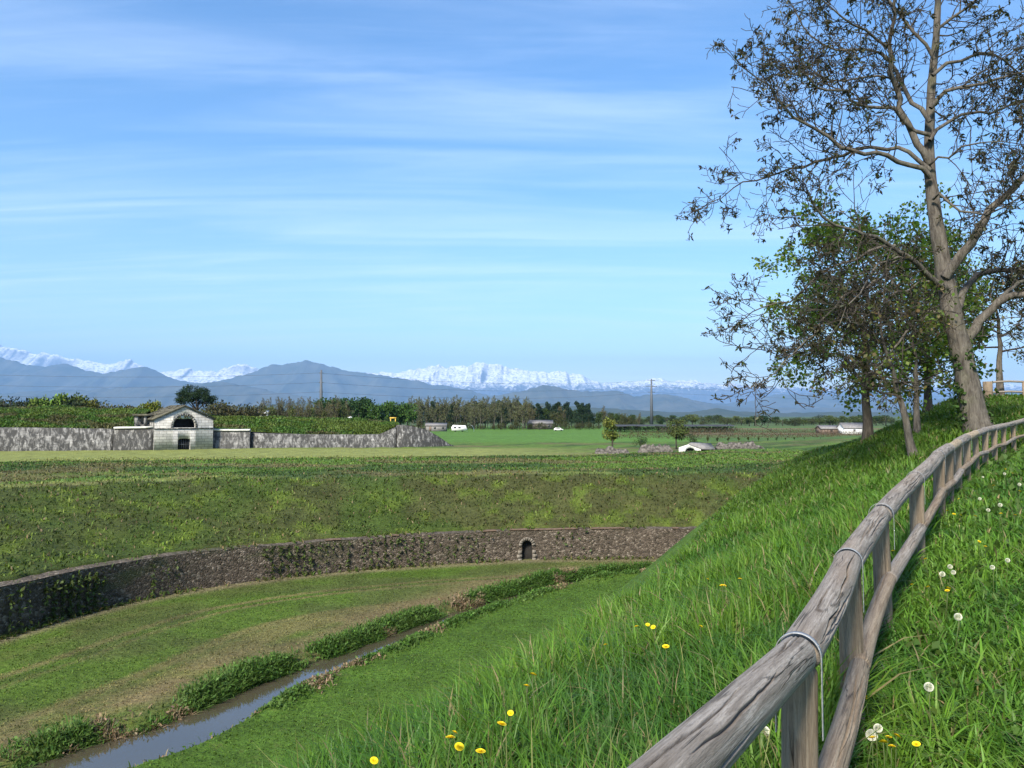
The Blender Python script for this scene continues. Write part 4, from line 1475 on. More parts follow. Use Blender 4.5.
for a in range(nf - 1):
    near = a < 4
    mb = MB()
    p0, p1 = topc[a].copy(), topc[a + 1].copy()
    u_ = (p1 - p0) / np.linalg.norm(p1 - p0)
    gap = .009
    log_mesh(mb, p0 + u_ * gap, p1 - u_ * gap, RT * (1 if a < 3 else 1.25) * (1 + .055 * ((a * 7) % 3 - 1)), 320 if a < 2 else (120 if near else 40), 340 if a < 2 else (120 if near else 28), 200 + a, cracks=12 if near else 6, depth=.024, cw=.0022)
    mb.build('top_rail', M['newrail'] if a in (6, 8) else M['rail'], fence, True)
    # lower rail, fixed to the right side of the posts
    mb = MB()
    zr = lambda b_: float(hz(*fence_top[b_, :2])) + .42 + (.03 if b_ % 2 else -.02)
    off = .050
    p0 = np.array([*(fence_top[a, :2] + sidn[a] * off), zr(a)]) - np.array([*side[a], 0]) * .06
    p1 = np.array([*(fence_top[a + 1, :2] + sidn[a + 1] * off), zr(a + 1)]) + np.array([*side[a + 1], 0]) * -.07
    log_mesh(mb, p0, p1, .048, 160 if near else 36, 100 if near else 24, 300 + a, cracks=6, depth=.014)
    mb.build('lower_rail', M['post'] if a % 3 else M['rail'], fence, True)

# far railing on the mound
rail2 = thing('timber_railing', 'distant two-bar timber railing with a stout end post on the mound top', 'railing')
P0, P1 = hit(988, 399.5), None
if P0 is None:
    P0 = at(988, 399, 44)
dirn = np.array([1.0, 0.06])
for a in range(5):
    x, y = P0[0] + dirn[0] * a * 2.0, P0[1] + dirn[1] * a * 2.0
    z = float(hz(x, y))
    mb = MB()
    rad = .24 if a == 0 else .07
    mb.tube([(x, y, z - .2), (x, y, z + .35), (x, y, z + .95)], rad, 10)
    mb.build('post', M['post'], rail2, False)
for h_ in (.35, .9):
    mb = MB()
    pts = [(P0[0] + dirn[0] * d_, P0[1] + dirn[1] * d_, float(hz(P0[0] + dirn[0] * d_, P0[1] + dirn[1] * d_)) + h_) for d_ in np.linspace(0.2, 8, 9)]
    mb.tube(pts, .055, 8)
    mb.build('bar', M['rail'], rail2, True)

# ------------------------------------------------------------------ grass
def blades(mb, P, h, w, lean, rr, col, cvar=.25, tipc=None):
    n = len(P)
    az = rr.uniform(0, 2 * math.pi, n)
    d = np.stack([np.cos(az), np.sin(az), np.zeros(n)], 1)
    fa = az + rr.normal(0, .6, n) + math.pi / 2
    s = np.stack([np.cos(fa), np.sin(fa), np.zeros(n)], 1)
    h, w = np.broadcast_to(h, n), np.broadcast_to(w, n)
    ln = lean * rr.uniform(.15, 1.5, n)
    up = np.array([0, 0, 1.0])
    def along(f):
        return P + up * (h * (f - .30 * np.minimum(ln, 1.7) ** 1.5 * f ** 3))[:, None] + d * (ln * h * .95 * f ** 2.1)[:, None]
    hw_ = (s * (w * .5)[:, None])
    m1, m2, tip = along(.42), along(.76), along(1.0)
    v = np.stack([P - hw_ * .8, P + hw_ * .8, m1 - hw_, m1 + hw_, m2 - hw_ * .7, m2 + hw_ * .7, tip], 1)
    a = np.arange(n)[:, None] * 7
    quad = np.concatenate([a + np.array([[0, 1, 3, 2]]), a + np.array([[2, 3, 5, 4]])])
    tri = a + np.array([[4, 5, 6]])
    col = np.asarray(col, float)
    if col.ndim == 1:
        col = np.broadcast_to(col, (n, 3))
    c = col * (1 + cvar * rr.uniform(-1, 1, (n, 1))) * (1 + .08 * rr.uniform(-1, 1, (n, 3)))
    mb.add(v.reshape(-1, 3), [quad, tri], np.repeat(c, 7, 0))


def scatter_polar(n, rmin, rmax, a0, a1, p, rr):
    """Random points whose density falls as 1/r**p."""
    u = rr.uniform(0, 1, n)
    e_ = 2 - p
    r_ = (rmin ** e_ + u * (rmax ** e_ - rmin ** e_)) ** (1 / e_)
    a = rr.uniform(a0, a1, n)
    return np.stack([np.sin(a) * r_, np.cos(a) * r_], 1), r_


def side_of_fence(x, y):
    d, _ = signed(np.asarray(x, float), np.asarray(y, float), FL)
    return d            # positive on the left


FL = dense([(fence_top[0, 0] - 3, -6)] + [tuple(p) for p in fence_top[:, :2]] + [(30, 34), (50, 45)], 260)
rr = np.random.default_rng(77)
XY, rd = scatter_polar(560000, 0.75, 52, R(-52), R(50), 1.25, rr)
e_, _ = signed(XY[:, 0], XY[:, 1], EDGE)
fs = side_of_fence(XY[:, 0], XY[:, 1])
clump = fbm(XY[:, 0] * 1.3, XY[:, 1] * 1.3, 101, 3)
clump2 = fbm(XY[:, 0] * 4, XY[:, 1] * 4, 102, 2)
keep = (e_ < 2.2) & (rr.uniform(size=len(XY)) < .35 + 1.1 * clump2)
XY, rd, e_, fs, clump, clump2 = [a[keep] for a in (XY, rd, e_, fs, clump, clump2)]
Z = hz(XY[:, 0], XY[:, 1]) - .02
P = np.c_[XY, Z]
left = fs > 0
base_c = np.array([.062, .148, .016])
colr = np.broadcast_to(base_c, P.shape).copy()
colr = lerp(colr, (.100, .195, .022), sstep(.42, .66, clump))
colr = lerp(colr, (.046, .118, .018), sstep(.5, .3, clump))
far_ = sstep(16, 34, rd)
colr = lerp(colr, (.085, .150, .020), far_ * .8)
colr = np.where((rr.uniform(size=len(P)) < .05)[:, None], np.array([.21, .18, .085]), colr)
colr = np.where(left[:, None], colr, colr * 1.12)
hgt = np.where(left, .24 + .34 * clump, .12 + .18 * clump) * rr.uniform(.5, 1.25, len(P)) * (1 - .35 * far_)
wid = np.clip(.0062 + .0011 * rd, .007, .05) * rr.uniform(.6, 1.4, len(P))
gb = MB()
sk = (rd < 12) & (rr.uniform(size=len(P)) < .007) & left       # taller flowering stalks
blades(gb, P[sk], rr.uniform(.45, .68, sk.sum()), .0055, .35, rr, (.19, .20, .07), .3)
blades(gb, P, hgt, wid, np.where(left, .85, 1.05), rr, colr, .32)
tag(gb.build('grass', M['blade']), kind='stuff')

# broad-leaved weeds among the grass, thicker right of the fence
XYw, rw = scatter_polar(40000, .9, 30, R(-45), R(48), 1.3, rr)
ew, _ = signed(XYw[:, 0], XYw[:, 1], EDGE)
fw = side_of_fence(XYw[:, 0], XYw[:, 1])
kw = (ew < 2) & (rr.uniform(size=len(XYw)) < np.where(fw > 0, .22, .9))
Pw = np.c_[XYw[kw], hz(XYw[kw, 0], XYw[kw, 1]) + rr.uniform(.02, .12, kw.sum())]
wbm = MB()
leaf_quads(wbm, Pw, .030 * rr.uniform(.6, 1.8, (kw.sum(), 1)) + .0055 * rw[kw][:, None], rr, (.056, .105, .020), .35, -.5, .5)
tag(wbm.build('weeds', M['weed']), kind='stuff')

# rough turf of the far bank and plateau
rr = np.random.default_rng(78)
n = 330000
XY = np.c_[rr.uniform(-75, 62, n), rr.uniform(22, 135, n)]
ang = np.abs(XY[:, 0] / np.maximum(XY[:, 1], 1))
t_, wi2 = signed(XY[:, 0], XY[:, 1], WALL)
u_ = (t_ - .5) / bank_w[wi2]
n_ = fbm(XY[:, 0] * .18, XY[:, 1] * .18, 21, 5)
n2_ = fbm(XY[:, 0] * .7, XY[:, 1] * .7, 31, 4)
ok = (t_ > 1.2) & (ang < .85) & (rr.uniform(size=n) < np.where(u_ < 1.05, 1.0, .6 * sstep(134, 100, XY[:, 1])) * (.35 + .9 * n2_))
XY, u_, n_, n2_, wi2 = XY[ok], u_[ok], n_[ok], n2_[ok], wi2[ok]
P = np.c_[XY, hz(XY[:, 0], XY[:, 1]) - .03]
wr = sstep(_i0, _i2, wi2)
colr = np.broadcast_to(np.array([.055, .090, .015]), P.shape).copy()
colr = lerp(colr, (.070, .067, .026), np.clip(sstep(.38, .60, n_) * (.28 + .34 * wr) * (u_ < 1.05), 0, 1))
colr = lerp(colr, (.120, .170, .024), sstep(.50, .66, n2_) * .8)
ii = np.clip(np.searchsorted(XS, XY[:, 0]), 0, len(XS) - 1)
jj = np.clip(np.searchsorted(YS, XY[:, 1]), 0, len(YS) - 1)
colr = np.where((u_ > 1.0)[:, None], GC[jj, ii] * 1.05, colr)
colr = np.where((rr.uniform(size=len(P)) < .08)[:, None], np.array([.15, .11, .06]), colr)
mb = MB()
blades(mb, P, rr.uniform(.12, .38, len(P)) * np.where(u_ < 1.05, 1, .8), rr.uniform(.04, .12, len(P)) * np.clip(XY[:, 1] / 60, 1, 2.2), .9, rr, colr, .55)
tag(mb.build('rough_turf', M['weed']), kind='stuff')

mb = MB()
for V in MOUND_PTS:
    n = 26000
    a, c_ = rr.uniform(0, V.shape[0] - 1.001, n), rr.uniform(0, V.shape[1] - 1.001, n)
    i, j = a.astype(int), c_.astype(int)
    f, g_ = (a - i)[:, None], (c_ - j)[:, None]
    P = (V[i, j] * (1 - f) + V[i + 1, j] * f) * (1 - g_) + (V[i, j + 1] * (1 - f) + V[i + 1, j + 1] * f) * g_
    nn_ = fbm(P[:, 0] * .15, P[:, 1] * .25, 96, 4)
    colr = np.broadcast_to(np.array([.055, .115, .018]), P.shape).copy()
    colr = lerp(colr, (.090, .130, .024), sstep(.48, .66, nn_))
    colr = lerp(colr, (.100, .085, .040), sstep(.46, .32, nn_) * .8)
    blades(mb, P, rr.uniform(.15, .75, n), rr.uniform(.12, .35, n), .8, rr, colr, .5)
tag(mb.build('bank_grass', M['weed']), kind='stuff')

# short grass of the ditch floor
n = 170000
XY = np.c_[rr.uniform(-40, 24, n), rr.uniform(16, 66, n)]
F6 = fields(XY[:, 0], XY[:, 1])
hh = hz(XY[:, 0], XY[:, 1])
ok = (F6[0] < -.3) & (F6[2] > 2) & (hh < FLOOR + 3) & (np.abs(F6[4]) > half_width(F6[5]) + .15) & (np.abs(XY[:, 0] / XY[:, 1]) < .85)
XY, hh = XY[ok], hh[ok]
ii = np.clip(np.searchsorted(XS, XY[:, 0]), 0, len(XS) - 1)
jj = np.clip(np.searchsorted(YS, XY[:, 1]), 0, len(YS) - 1)
colr = GC[jj, ii] * 1.08
mb = MB()
blades(mb, np.c_[XY, hh - .01], rr.uniform(.03, .10, len(XY)), rr.uniform(.03, .07, len(XY)), 1.0, rr, colr, .35)
tag(mb.build('mown_grass', M['weed']), kind='stuff')

# tall growth along the stream
n = 130000
k_ = rr.integers(0, 499, n)
k0 = np.argmin(np.linalg.norm(STREAM - np.array(wp(-60, 830)), axis=1))
k_ = rr.integers(k0, 470, n)
sd_ = rr.choice([-1, 1], n)
hwk = half_width(k_)
nearL = np.interp(k_, [k0, 250, 330, 470], [1, 1, .9, .9])
dd = hwk + np.where(sd_ > 0, .05, .25) + np.abs(rr.normal(0, 1, n)) * np.where(sd_ > 0, .62, .48)
pos = STREAM[k_] + (tanS[k_] * rr.uniform(-.3, .3, (n, 1))) + norS[k_] * (sd_ * dd)[:, None]
pat = fbm(pos[:, 0] * .42, pos[:, 1] * .42, 111, 3)
gapR = (sd_ < 0) & (pos[:, 1] < wp(232, 712)[1])         # open right bank at the near end
ok = (rr.uniform(size=n) < np.where(gapR, .02, sstep(.32, .50, pat) * .95 + .05)) & (dd < hwk + 2.0)
pos, pat, sd_, dd, hwk = pos[ok], pat[ok], sd_[ok], dd[ok], hwk[ok]
hh = hz(pos[:, 0], pos[:, 1])
colr = np.broadcast_to(np.array([.058, .118, .020]), (len(pos), 3)).copy()
colr = lerp(colr, (.075, .135, .028), sstep(.45, .7, fbm(pos[:, 0] * 1.5, pos[:, 1] * 1.5, 112, 2)))
drymask = fbm(pos[:, 0] * .4 + 5, pos[:, 1] * .4, 113, 3)
colr = np.where(((drymask > .60) & (rr.uniform(size=len(pos)) < .8))[:, None], np.array([.22, .165, .10]), colr)
mb = MB()
blades(mb, np.c_[pos, hh - .02], (.20 + .48 * pat) * rr.uniform(.4, 1.3, len(pos)) * np.where(sd_ > 0, 1, .55), rr.uniform(.025, .06, len(pos)), .95, rr, colr, .3)
ls_ = rr.uniform(size=len(pos)) < .35
leaf_quads(mb, np.c_[pos[ls_], hh[ls_] + rr.uniform(.05, .4, ls_.sum()) * (.5 + pat[ls_]) * np.where(sd_[ls_] > 0, 1, .5)], .16, rr, colr[ls_] * 1.1, .35, -.2, .55)
tag(mb.build('stream_bank_grass', M['weed']), kind='stuff')

# greenery hanging on and growing at the foot of the left part of the ditch wall
n = 60000
a = rr.integers(0, len(ss), n)
gm = green[a] * sstep(.42, .62, fbm(ss[a] * .35, rr.uniform(0, 1, n) * 0 + 2, 115, 3))
zf = rr.uniform(0, 1, n) ** 1.3
ok = rr.uniform(size=n) < gm * np.where(zf > .8, 1, .55)
a, zf = a[ok], zf[ok]
P = np.c_[WX[a] - WN[a] * rr.uniform(.0, .22, (len(a), 1)), FLOOR + zf * (WTOP - FLOOR)]
mb = MB()
leaf_quads(mb, P, .26, rr, (.060, .085, .022), .5, .5, .5)
# grass fringe along the top and at the foot
n = 26000
a = rr.integers(0, len(ss), n)
top_ = rr.uniform(size=n) < .62
fr_ = fbm(ss[a] * .5, ss[a] * 0 + np.where(top_, 3, 8), 117, 3)
ok = (rr.uniform(size=n) < sstep(.36, .56, fr_)) & (top_ | (np.abs(ss[a] - s_door) > 1.0))
a, top_ = a[ok], top_[ok]
off_ = np.where(top_, rr.uniform(-.02, 1.4, len(a)), rr.uniform(-.5, -.02, len(a)))
pp_ = WX[a] + WN[a] * off_[:, None]
zz_ = np.where(top_, ZT - .02, hz(pp_[:, 0], pp_[:, 1]) - .02)
blades(mb, np.c_[pp_, zz_], rr.uniform(.1, .45, len(a)), rr.uniform(.03, .09, len(a)), 1.1, rr, np.where((rr.uniform(size=len(a)) < .3)[:, None], np.array([.16, .125, .06]), np.array([.07, .115, .02])), .45)
tag(mb.build('wall_ivy', M['weed'], None), kind='stuff')

# ------------------------------------------------------------------ dandelions
def dandelion(kind, seed):
    rr = np.random.default_rng(seed)
    yellow = kind == 'yellow'
    o = thing('yellow_dandelion' if yellow else 'dandelion_clock', 'x', 'flower')
    Hh = .26
    s_ = MB()
    s_.tube([(0, 0, 0), (.008, 0, Hh * .5), (0, .006, Hh)], .0028, 6, (.08, .11, .03))
    s_.build('stem', M['stem'], o)
    f = MB()
    if yellow:
        for ring, (r0, z1, nn) in enumerate(((.025, .000, 26), (.020, .003, 22), (.014, .006, 16), (.007, .008, 8))):
            for a in range(nn):
                t = 2 * math.pi * (a + .5 * ring) / nn
                w_ = .0034
                c_, s2 = math.cos(t), math.sin(t)
                f.add([(-s2 * w_ * .4, c_ * w_ * .4, Hh), (s2 * w_ * .4, -c_ * w_ * .4, Hh), (c_ * r0 + s2 * w_, s2 * r0 - c_ * w_, Hh + z1 + .004), (c_ * r0 - s2 * w_, s2 * r0 + c_ * w_, Hh + z1 + .004)], np.array([(0, 1, 2, 3)]), (.80, .62, .02))
        f.v = [v_ - np.array([0, 0, Hh], np.float32) for v_ in f.v]
        f.build('flower_head', M['petal'], o).location = (0, 0, Hh)
    else:
        for a in range(150):
            z = 1 - 2 * (a + .5) / 150
            t = a * 2.39996
            d = np.array([math.sqrt(1 - z * z) * math.cos(t), math.sqrt(1 - z * z) * math.sin(t), z])
            c_ = np.array([0, 0, Hh + .008])
            u1 = np.cross(d, (0.3, .5, .8))
            u1 /= np.linalg.norm(u1)
            u2 = np.cross(d, u1)
            e1 = c_ + d * .019
            f.add([c_ + u1 * .0003, c_ - u1 * .0003, e1 - u1 * .0004, e1 + u1 * .0004], np.array([(0, 1, 2, 3)]), (.7, .7, .66))
            f.add([e1, e1 + d * .004 + u1 * .0045, e1 + d * .005, e1 + d * .004 - u1 * .0045, e1 + d * .004 + u2 * .0045, e1 + d * .004 - u2 * .0045], [np.array([(0, 1, 2, 3)]), np.array([(0, 4, 2, 5)])], (.80, .80, .78))
        f.v = [v_ - np.array([0, 0, Hh], np.float32) for v_ in f.v]
        f.build('seed_head', M['fluff'], o).location = (0, 0, Hh)
    return o


protoY, protoW = dandelion('yellow', 1), dandelion('clock', 2)
YEL_L = [(507, 720), (511, 718), (435, 745), (495, 752), (375, 763), (640, 628), (652, 626), (658, 626), (697, 628), (709, 581), (718, 586), (724, 588), (733, 579), (536, 681), (466, 735), (530, 690), (604, 648), (663, 648), (478, 745)]
YEL_R = [(883, 741), (889, 746), (894, 740), (886, 750), (874, 741), (905, 742), (842, 742), (903, 548), (911, 543), (899, 552), (915, 549), (934, 588), (941, 592), (946, 590), (985, 547), (979, 543), (952, 515), (964, 516), (975, 517), (1003, 515), (1012, 516), (1006, 470), (1015, 474), (960, 500), (948, 512), (990, 486), (870, 700), (930, 560), (1018, 492), (912, 585)]
WHI = [(768, 738), (874, 733), (863, 737), (946, 568), (951, 574), (936, 575), (954, 619), (927, 690), (993, 570), (1007, 562), (1006, 475), (1000, 507), (985, 478), (978, 500), (988, 512), (1018, 486), (709, 712)]
LY1, LY2 = 'yellow dandelion flower among the long grass left of the wooden fence', 'yellow dandelion flower in the shorter grass right of the wooden fence'
LW = 'white dandelion seed head standing in the grass beside the log fence'
rr = np.random.default_rng(5)
first = {'y': True, 'w': True}
for pts, lab, grp, proto, key in ((YEL_L, LY1, 'dandelions in the long grass', protoY, 'y'), (YEL_R, LY2, 'dandelions right of the fence', protoY, 'y'), (WHI, LW, 'dandelion seed heads', protoW, 'w')):
    for (px, py) in pts:
        h_ = rr.uniform(.44, .58) if lab == LY1 else rr.uniform(.26, .36)
        p = hit(px, py, h_)
        if p is None:
            continue
        o = proto if first[key] else copy_tree(proto)
        first[key] = False
        o.location = (p[0], p[1], float(hz(p[0], p[1])) - .01)
        k_ = (h_ + .02) / .26
        big = .8 if key == 'w' else .62
        sz = big * rr.uniform(.9, 1.25)
        o.scale = (sz, sz, sz)
        for ch in o.children:
            if ch.name.startswith('stem'):
                ch.scale = (1, 1, k_ / sz)
            else:
                ch.location = (0, 0, .26 * k_ / sz)
                ch.rotation_euler = (rr.uniform(-.2, .7), rr.uniform(-.4, .4), 0)
        o.rotation_euler = (rr.uniform(-.12, .12), rr.uniform(-.12, .12), rr.uniform(0, 6.28))
        tag(o, lab, 'flower', grp)

# ------------------------------------------------------------------ distant trees, bushes and buildings
def far_tree_mesh(kind, seed):
    """Unit tree, 1 m tall: a trunk and a crown (shared meshes, scaled when placed)."""
    rr = np.random.default_rng(seed)
    t, c = MB(), MB()
    if kind == 'bare':
        t.tube([(0, 0, 0), (.01, 0, .3), (0, .01, .95)], [.018, .013, .003], 5)
        tips = []
        for a in range(16):
            z = rr.uniform(.15, .8)
            d = rr.normal(size=3)
            d[2] = abs(d[2]) + .7
            grow(t, tips, np.array([0, 0, z]), d, rr.uniform(.2, .42), .007, 2, rr, {'wig': .15, 'up': .06, 'up2': .06, 'kids': {1: 4, 2: 5}, 'rmin': .0022, 'spread': .8})
        tips = np.array(tips)
        leaf_quads(c, np.repeat(tips, 2, 0), .035, rr, (.085, .095, .042), .5, 0, .5)
    else:
        lob = {'round': 9, 'pine': 11, 'bush': 8, 'pale': 9}[kind]
        t.tube([(0, 0, 0), (.01, .0, .3), (0, .0, .8)], [.028, .022, .006], 6)
        pts = []
        for a in range(lob):
            if kind == 'pine':
                z = .28 + .68 * a / (lob - 1)
                rad = .21 * (1.1 - (z - .25) / .8) + .03
                cc = np.array([rr.normal() * .05, rr.normal() * .05, z])
                sz = np.array([rad, rad, .09])
            elif kind == 'bush':
                cc = np.array([rr.uniform(-.45, .45), rr.uniform(-.3, .3), rr.uniform(.25, .68)])
                sz = np.array([.3, .28, .26]) * rr.uniform(.7, 1.1)
            else:
                az = rr.uniform(0, 6.28)
                rad = rr.uniform(.05, .22)
                cc = np.array([math.cos(az) * rad, math.sin(az) * rad, rr.uniform(.38, .82)])
                sz = np.array([.19, .19, .15]) * rr.uniform(.75, 1.15)
            d = rr.normal(size=(150, 3))
            d /= np.linalg.norm(d, axis=1, keepdims=True)
            pts.append(cc + d * sz * rr.uniform(.55, 1.05, (150, 1)))
        pts = np.vstack(pts)
        base = {'round': (.030, .060, .016), 'pine': (.016, .032, .014), 'bush': (.040, .055, .020), 'pale': (.070, .100, .030)}[kind]
        leaf_quads(c, pts, .055 if kind != 'pine' else .045, rr, base, .45, .2, .75)
    return t, c


PROTO = {}
FT = {}
for kind in ('round', 'pine', 'bush', 'pale', 'bare'):
    for v_ in range(3):
        FT[(kind, v_)] = far_tree_mesh(kind, hash(kind) % 1000 * 0 + {'round': 10, 'pine': 20, 'bush': 30, 'pale': 40, 'bare': 50}[kind] + v_)
leaf_tints = {}


def tinted(tint):
    key = tuple(tint)
    if key not in leaf_tints:
        m_, nt_, out_ = new_mat('foliage')
        kk = NT(nt_)
        c_ = kk.mix(1.0, kk.col(), tint, 'MULTIPLY')
        kk.bsdf(c_, .8, .15, None, out_)
        leaf_tints[key] = m_
    return leaf_tints[key]


PCACHE = {}


def far_tree(kind, name, label, cat, px, ytop, Y, wscale, group, tint=(1, 1, 1), z0=PLAIN):
    X = (px - 512) / FPX * Y
    H = at(px, ytop, Y)[2] - z0
    v_ = random.randrange(3)
    key = (kind, v_, tint, name)
    if key not in PCACHE:
        o = thing(name, label, cat, (X, Y, z0), 0, group)
        t, c = FT[(kind, v_)]
        t.build('trunk' if kind != 'bare' else 'branches', M['dark_bark'] if kind != 'bare' else M['walnut_bark'], o)
        c.build('crown', tinted(tint), o)
        PCACHE[key] = o
    else:
        o = copy_tree(PCACHE[key])
        tag(o, label, cat, group)
    o.location = (X, Y, z0)
    o.rotation_euler = (0, 0, random.uniform(0, 6.28))
    o.scale = (H * wscale, H * wscale, H)
    return o


random.seed(12)
for a in range(6):
    far_tree('round', 'leafy_tree', 'dark green full-crowned tree beyond the fort bank, right of the lone mast', 'tree', 329 + a * 7.5, random.uniform(394, 398), random.uniform(285, 310), 1.0, 'dark trees right of the mast', (.75, .85, .9))
for a in range(5):
    far_tree('round', 'leafy_tree', 'fresh green tree beside the darker clump above the yellow frame', 'tree', 376 + a * 8, random.uniform(395.5, 401), random.uniform(285, 310), .85, 'fresh green trees above the yellow frame', (1.3, 1.35, 1.0))
for a in range(44):
    px = 412 + a * 2.8 + random.uniform(-2, 2)
    far_tree('bare', 'bare_tree', 'tall thin leafless tree in the wood behind the bright green field', 'tree', px, random.uniform(400, 406.5), random.uniform(395, 450), random.uniform(.6, .95), 'leafless trees of the wood')
for a in range(34):
    px = 420 + a * 5.2 + random.uniform(-3, 3)
    far_tree('pine', 'pine_tree', 'dark conifer in the wood behind the bright green field', 'tree', px, random.uniform(401, 408), random.uniform(420, 470), random.uniform(.9, 1.2), 'conifers of the wood')
for a in range(26):
    px = 524 + a * 4.6 + random.uniform(-2, 2)
    far_tree(random.choice(['bush', 'round', 'bare']), 'woodland_tree', 'brown-green tree at the low right end of the far wood', 'tree', px, 407 + (px - 520) / 120 * 5 + random.uniform(-2, 2), random.uniform(420, 480), .8, 'low trees of the far wood', (1.1, .9, .8))
for a in range(26):
    px = 412 + a * 9 + random.uniform(-3, 3)
    far_tree('bush', 'woodland_shrub', 'dull shrub in the undergrowth at the edge of the far wood', 'shrub', px, random.uniform(419, 424), random.uniform(385, 400), 1.2, 'undergrowth shrubs of the far wood', (1.0, .8, .7))
for a in range(84):
    px = 632 + a * 3.1 + random.uniform(-2, 2)
    far_tree(random.choice(['bush', 'bush', 'pale', 'round']), 'hedgerow_tree', 'pale green tree in the low hedgerow along the right horizon', 'tree', px, random.uniform(413.5, 419.5), random.uniform(520, 800), 1.7, 'hedgerow trees on the right horizon', random.choice([(.8, .8, .8), (1.1, 1.0, .9)]))
for a in range(30):
    px = -80 + a * 5.6 + random.uniform(-3, 3)
    far_tree('bush', 'bank_shrub', 'dark grey-green shrub on the left behind the grassy fort bank', 'shrub', px, random.uniform(388, 394), random.uniform(196, 206), .75, 'dark shrubs behind the left bank', (.6, .65, .7))
for a, (px, yt, tint) in enumerate(((36, 392, (1.2, 1.3, .8)), (52, 391, (1.3, 1.5, .8)), (64, 388, (1.5, 1.7, .9)), (78, 389.5, (1.2, 1.2, .8)), (88, 394, (1.3, 1.0, .7)))):
    far_tree('pale', 'green_shrub', 'fresh green bushy tree behind the left fort bank', 'tree', px, yt, 194 + a, .75, 'fresh green bushy trees behind the left bank', tint)
for a in range(18):
    px = 92 + a * 4.2 + random.uniform(-1, 1) if a < 9 else 128 + (a - 9) * 5
    far_tree('bush', 'brown_shrub', 'brown bare shrub behind the bank on the left of the gatehouse', 'shrub', px, random.uniform(396, 400), random.uniform(196, 204), .8, 'brown shrubs left of the gatehouse', (1.2, .9, .95))
for px, yt in ((142, 399), (150, 397.5), (158, 398)):
    far_tree('pale', 'yellow_shrub', 'yellow-green bush behind the roof on the left of the gatehouse', 'shrub', px, yt, 190, .6, 'yellow-green bushes behind the gatehouse', (1.5, 1.25, .6))
for a in range(12):
    px = 214 + a * 4.4 + random.uniform(-1, 1)
    far_tree('bush', 'brown_shrub', 'purplish brown bare shrub between the umbrella pine and the white shed', 'shrub', px, 394.5 + a * .75 + random.uniform(-1, 1), random.uniform(205, 215), .8, 'brown shrubs right of the umbrella pine', (1.15, .85, 1.0))
for a in range(30):
    px = 258 + a * 3.1 + random.uniform(-1, 1)
    far_tree('bare' if a % 3 else 'pale', 'thicket_sapling', 'thin pale sapling in the thicket beyond the right fort bank', 'tree', px, random.uniform(402, 409), random.uniform(225, 250), .6, 'saplings beyond the right fort bank', (.9, .8, .8))

# umbrella pine behind the gatehouse
rr = np.random.default_rng(44)
pp = thing('umbrella_pine', 'dark umbrella pine with a broad domed crown behind the gatehouse', 'tree', (*at(199, 440, 182)[:2], PLAIN))
tb = MB()
tb.tube([(0, 0, 0), (-.3, 0, 4), (-.6, 0, 8), (-.8, 0, 10.5)], [.4, .33, .26, .15], 8)
for a in range(7):
    az = a * .9
    tb.tube([(-.6, 0, 8), (-.6 + 1.6 * math.cos(az), 1.6 * math.sin(az), 9.6), (-.6 + 3.2 * math.cos(az), 3.2 * math.sin(az), 11.2)], [.16, .1, .04], 5)
tb.build('trunk', M['dark_bark'], pp, True)
cb = MB()
pts = []
for a in range(70):
    az, q_ = rr.uniform(0, 6.28), math.sqrt(rr.uniform(0, 1))
    cc = np.array([-.9 + 4.1 * q_ * math.cos(az), 4.1 * q_ * math.sin(az), 9.3 + 5.0 * math.sqrt(max(1 - q_ * q_, 0)) * rr.uniform(.1, 1.0) + .5 * q_])
    d = rr.normal(size=(150, 3))
    d /= np.linalg.norm(d, axis=1, keepdims=True)
    pts.append(cc + d * np.array([.95, .95, .7]) * rr.uniform(.4, 1.05, (150, 1)))
leaf_quads(cb, np.vstack(pts), .3, rr, (.014, .030, .012), .45, -.2, .5)
cb.build('crown', tinted((1, 1, 1)), pp)

# young trees on the grass
crowned_far = [
    ('young_tree', 'young yellow-green tree standing alone on the near edge of the green field', 612, 441.5, 415, 150, 'pale', .95, (1.5, 1.25, .8)),
    ('young_tree', 'sparse young tree standing behind the ruined stone walls', 676, 446, 417.5, 150, 'pale', .95, (.8, .75, .7)),
    ('small_shrub', 'small round shrub on the green field between the two young trees', 640, 441, 433, 165, 'bush', .8, (.7, .9, .8)),
    ('small_shrub', 'small shrub just right of the sparse young tree', 692, 443, 431, 165, 'bush', .6, (.7, .8, .8)),
]
for nm, lab, px, yb, yt, Y, kd, ws, tint in crowned_far:
    far_tree(kd, nm, lab, 'tree' if 'tree' in nm else 'shrub', px, yt, Y, ws, None, tint, float(hz((px - 512) / FPX * Y, Y)))
for a, px in enumerate((707, 717, 728, 738, 747.5, 758, 767, 776, 785, 794, 804, 820)):
    Y = 196 + a * .7
    far_tree('round', 'orchard_sapling', 'small dark pruned sapling in the orchard row right of the ruin', 'tree', px, 437.0 + random.uniform(-.6, .8), Y, .85, 'orchard saplings', random.choice([(.9, .8, .8), (1.3, .8, .8)]), float(hz((px - 512) / FPX * Y, Y)))

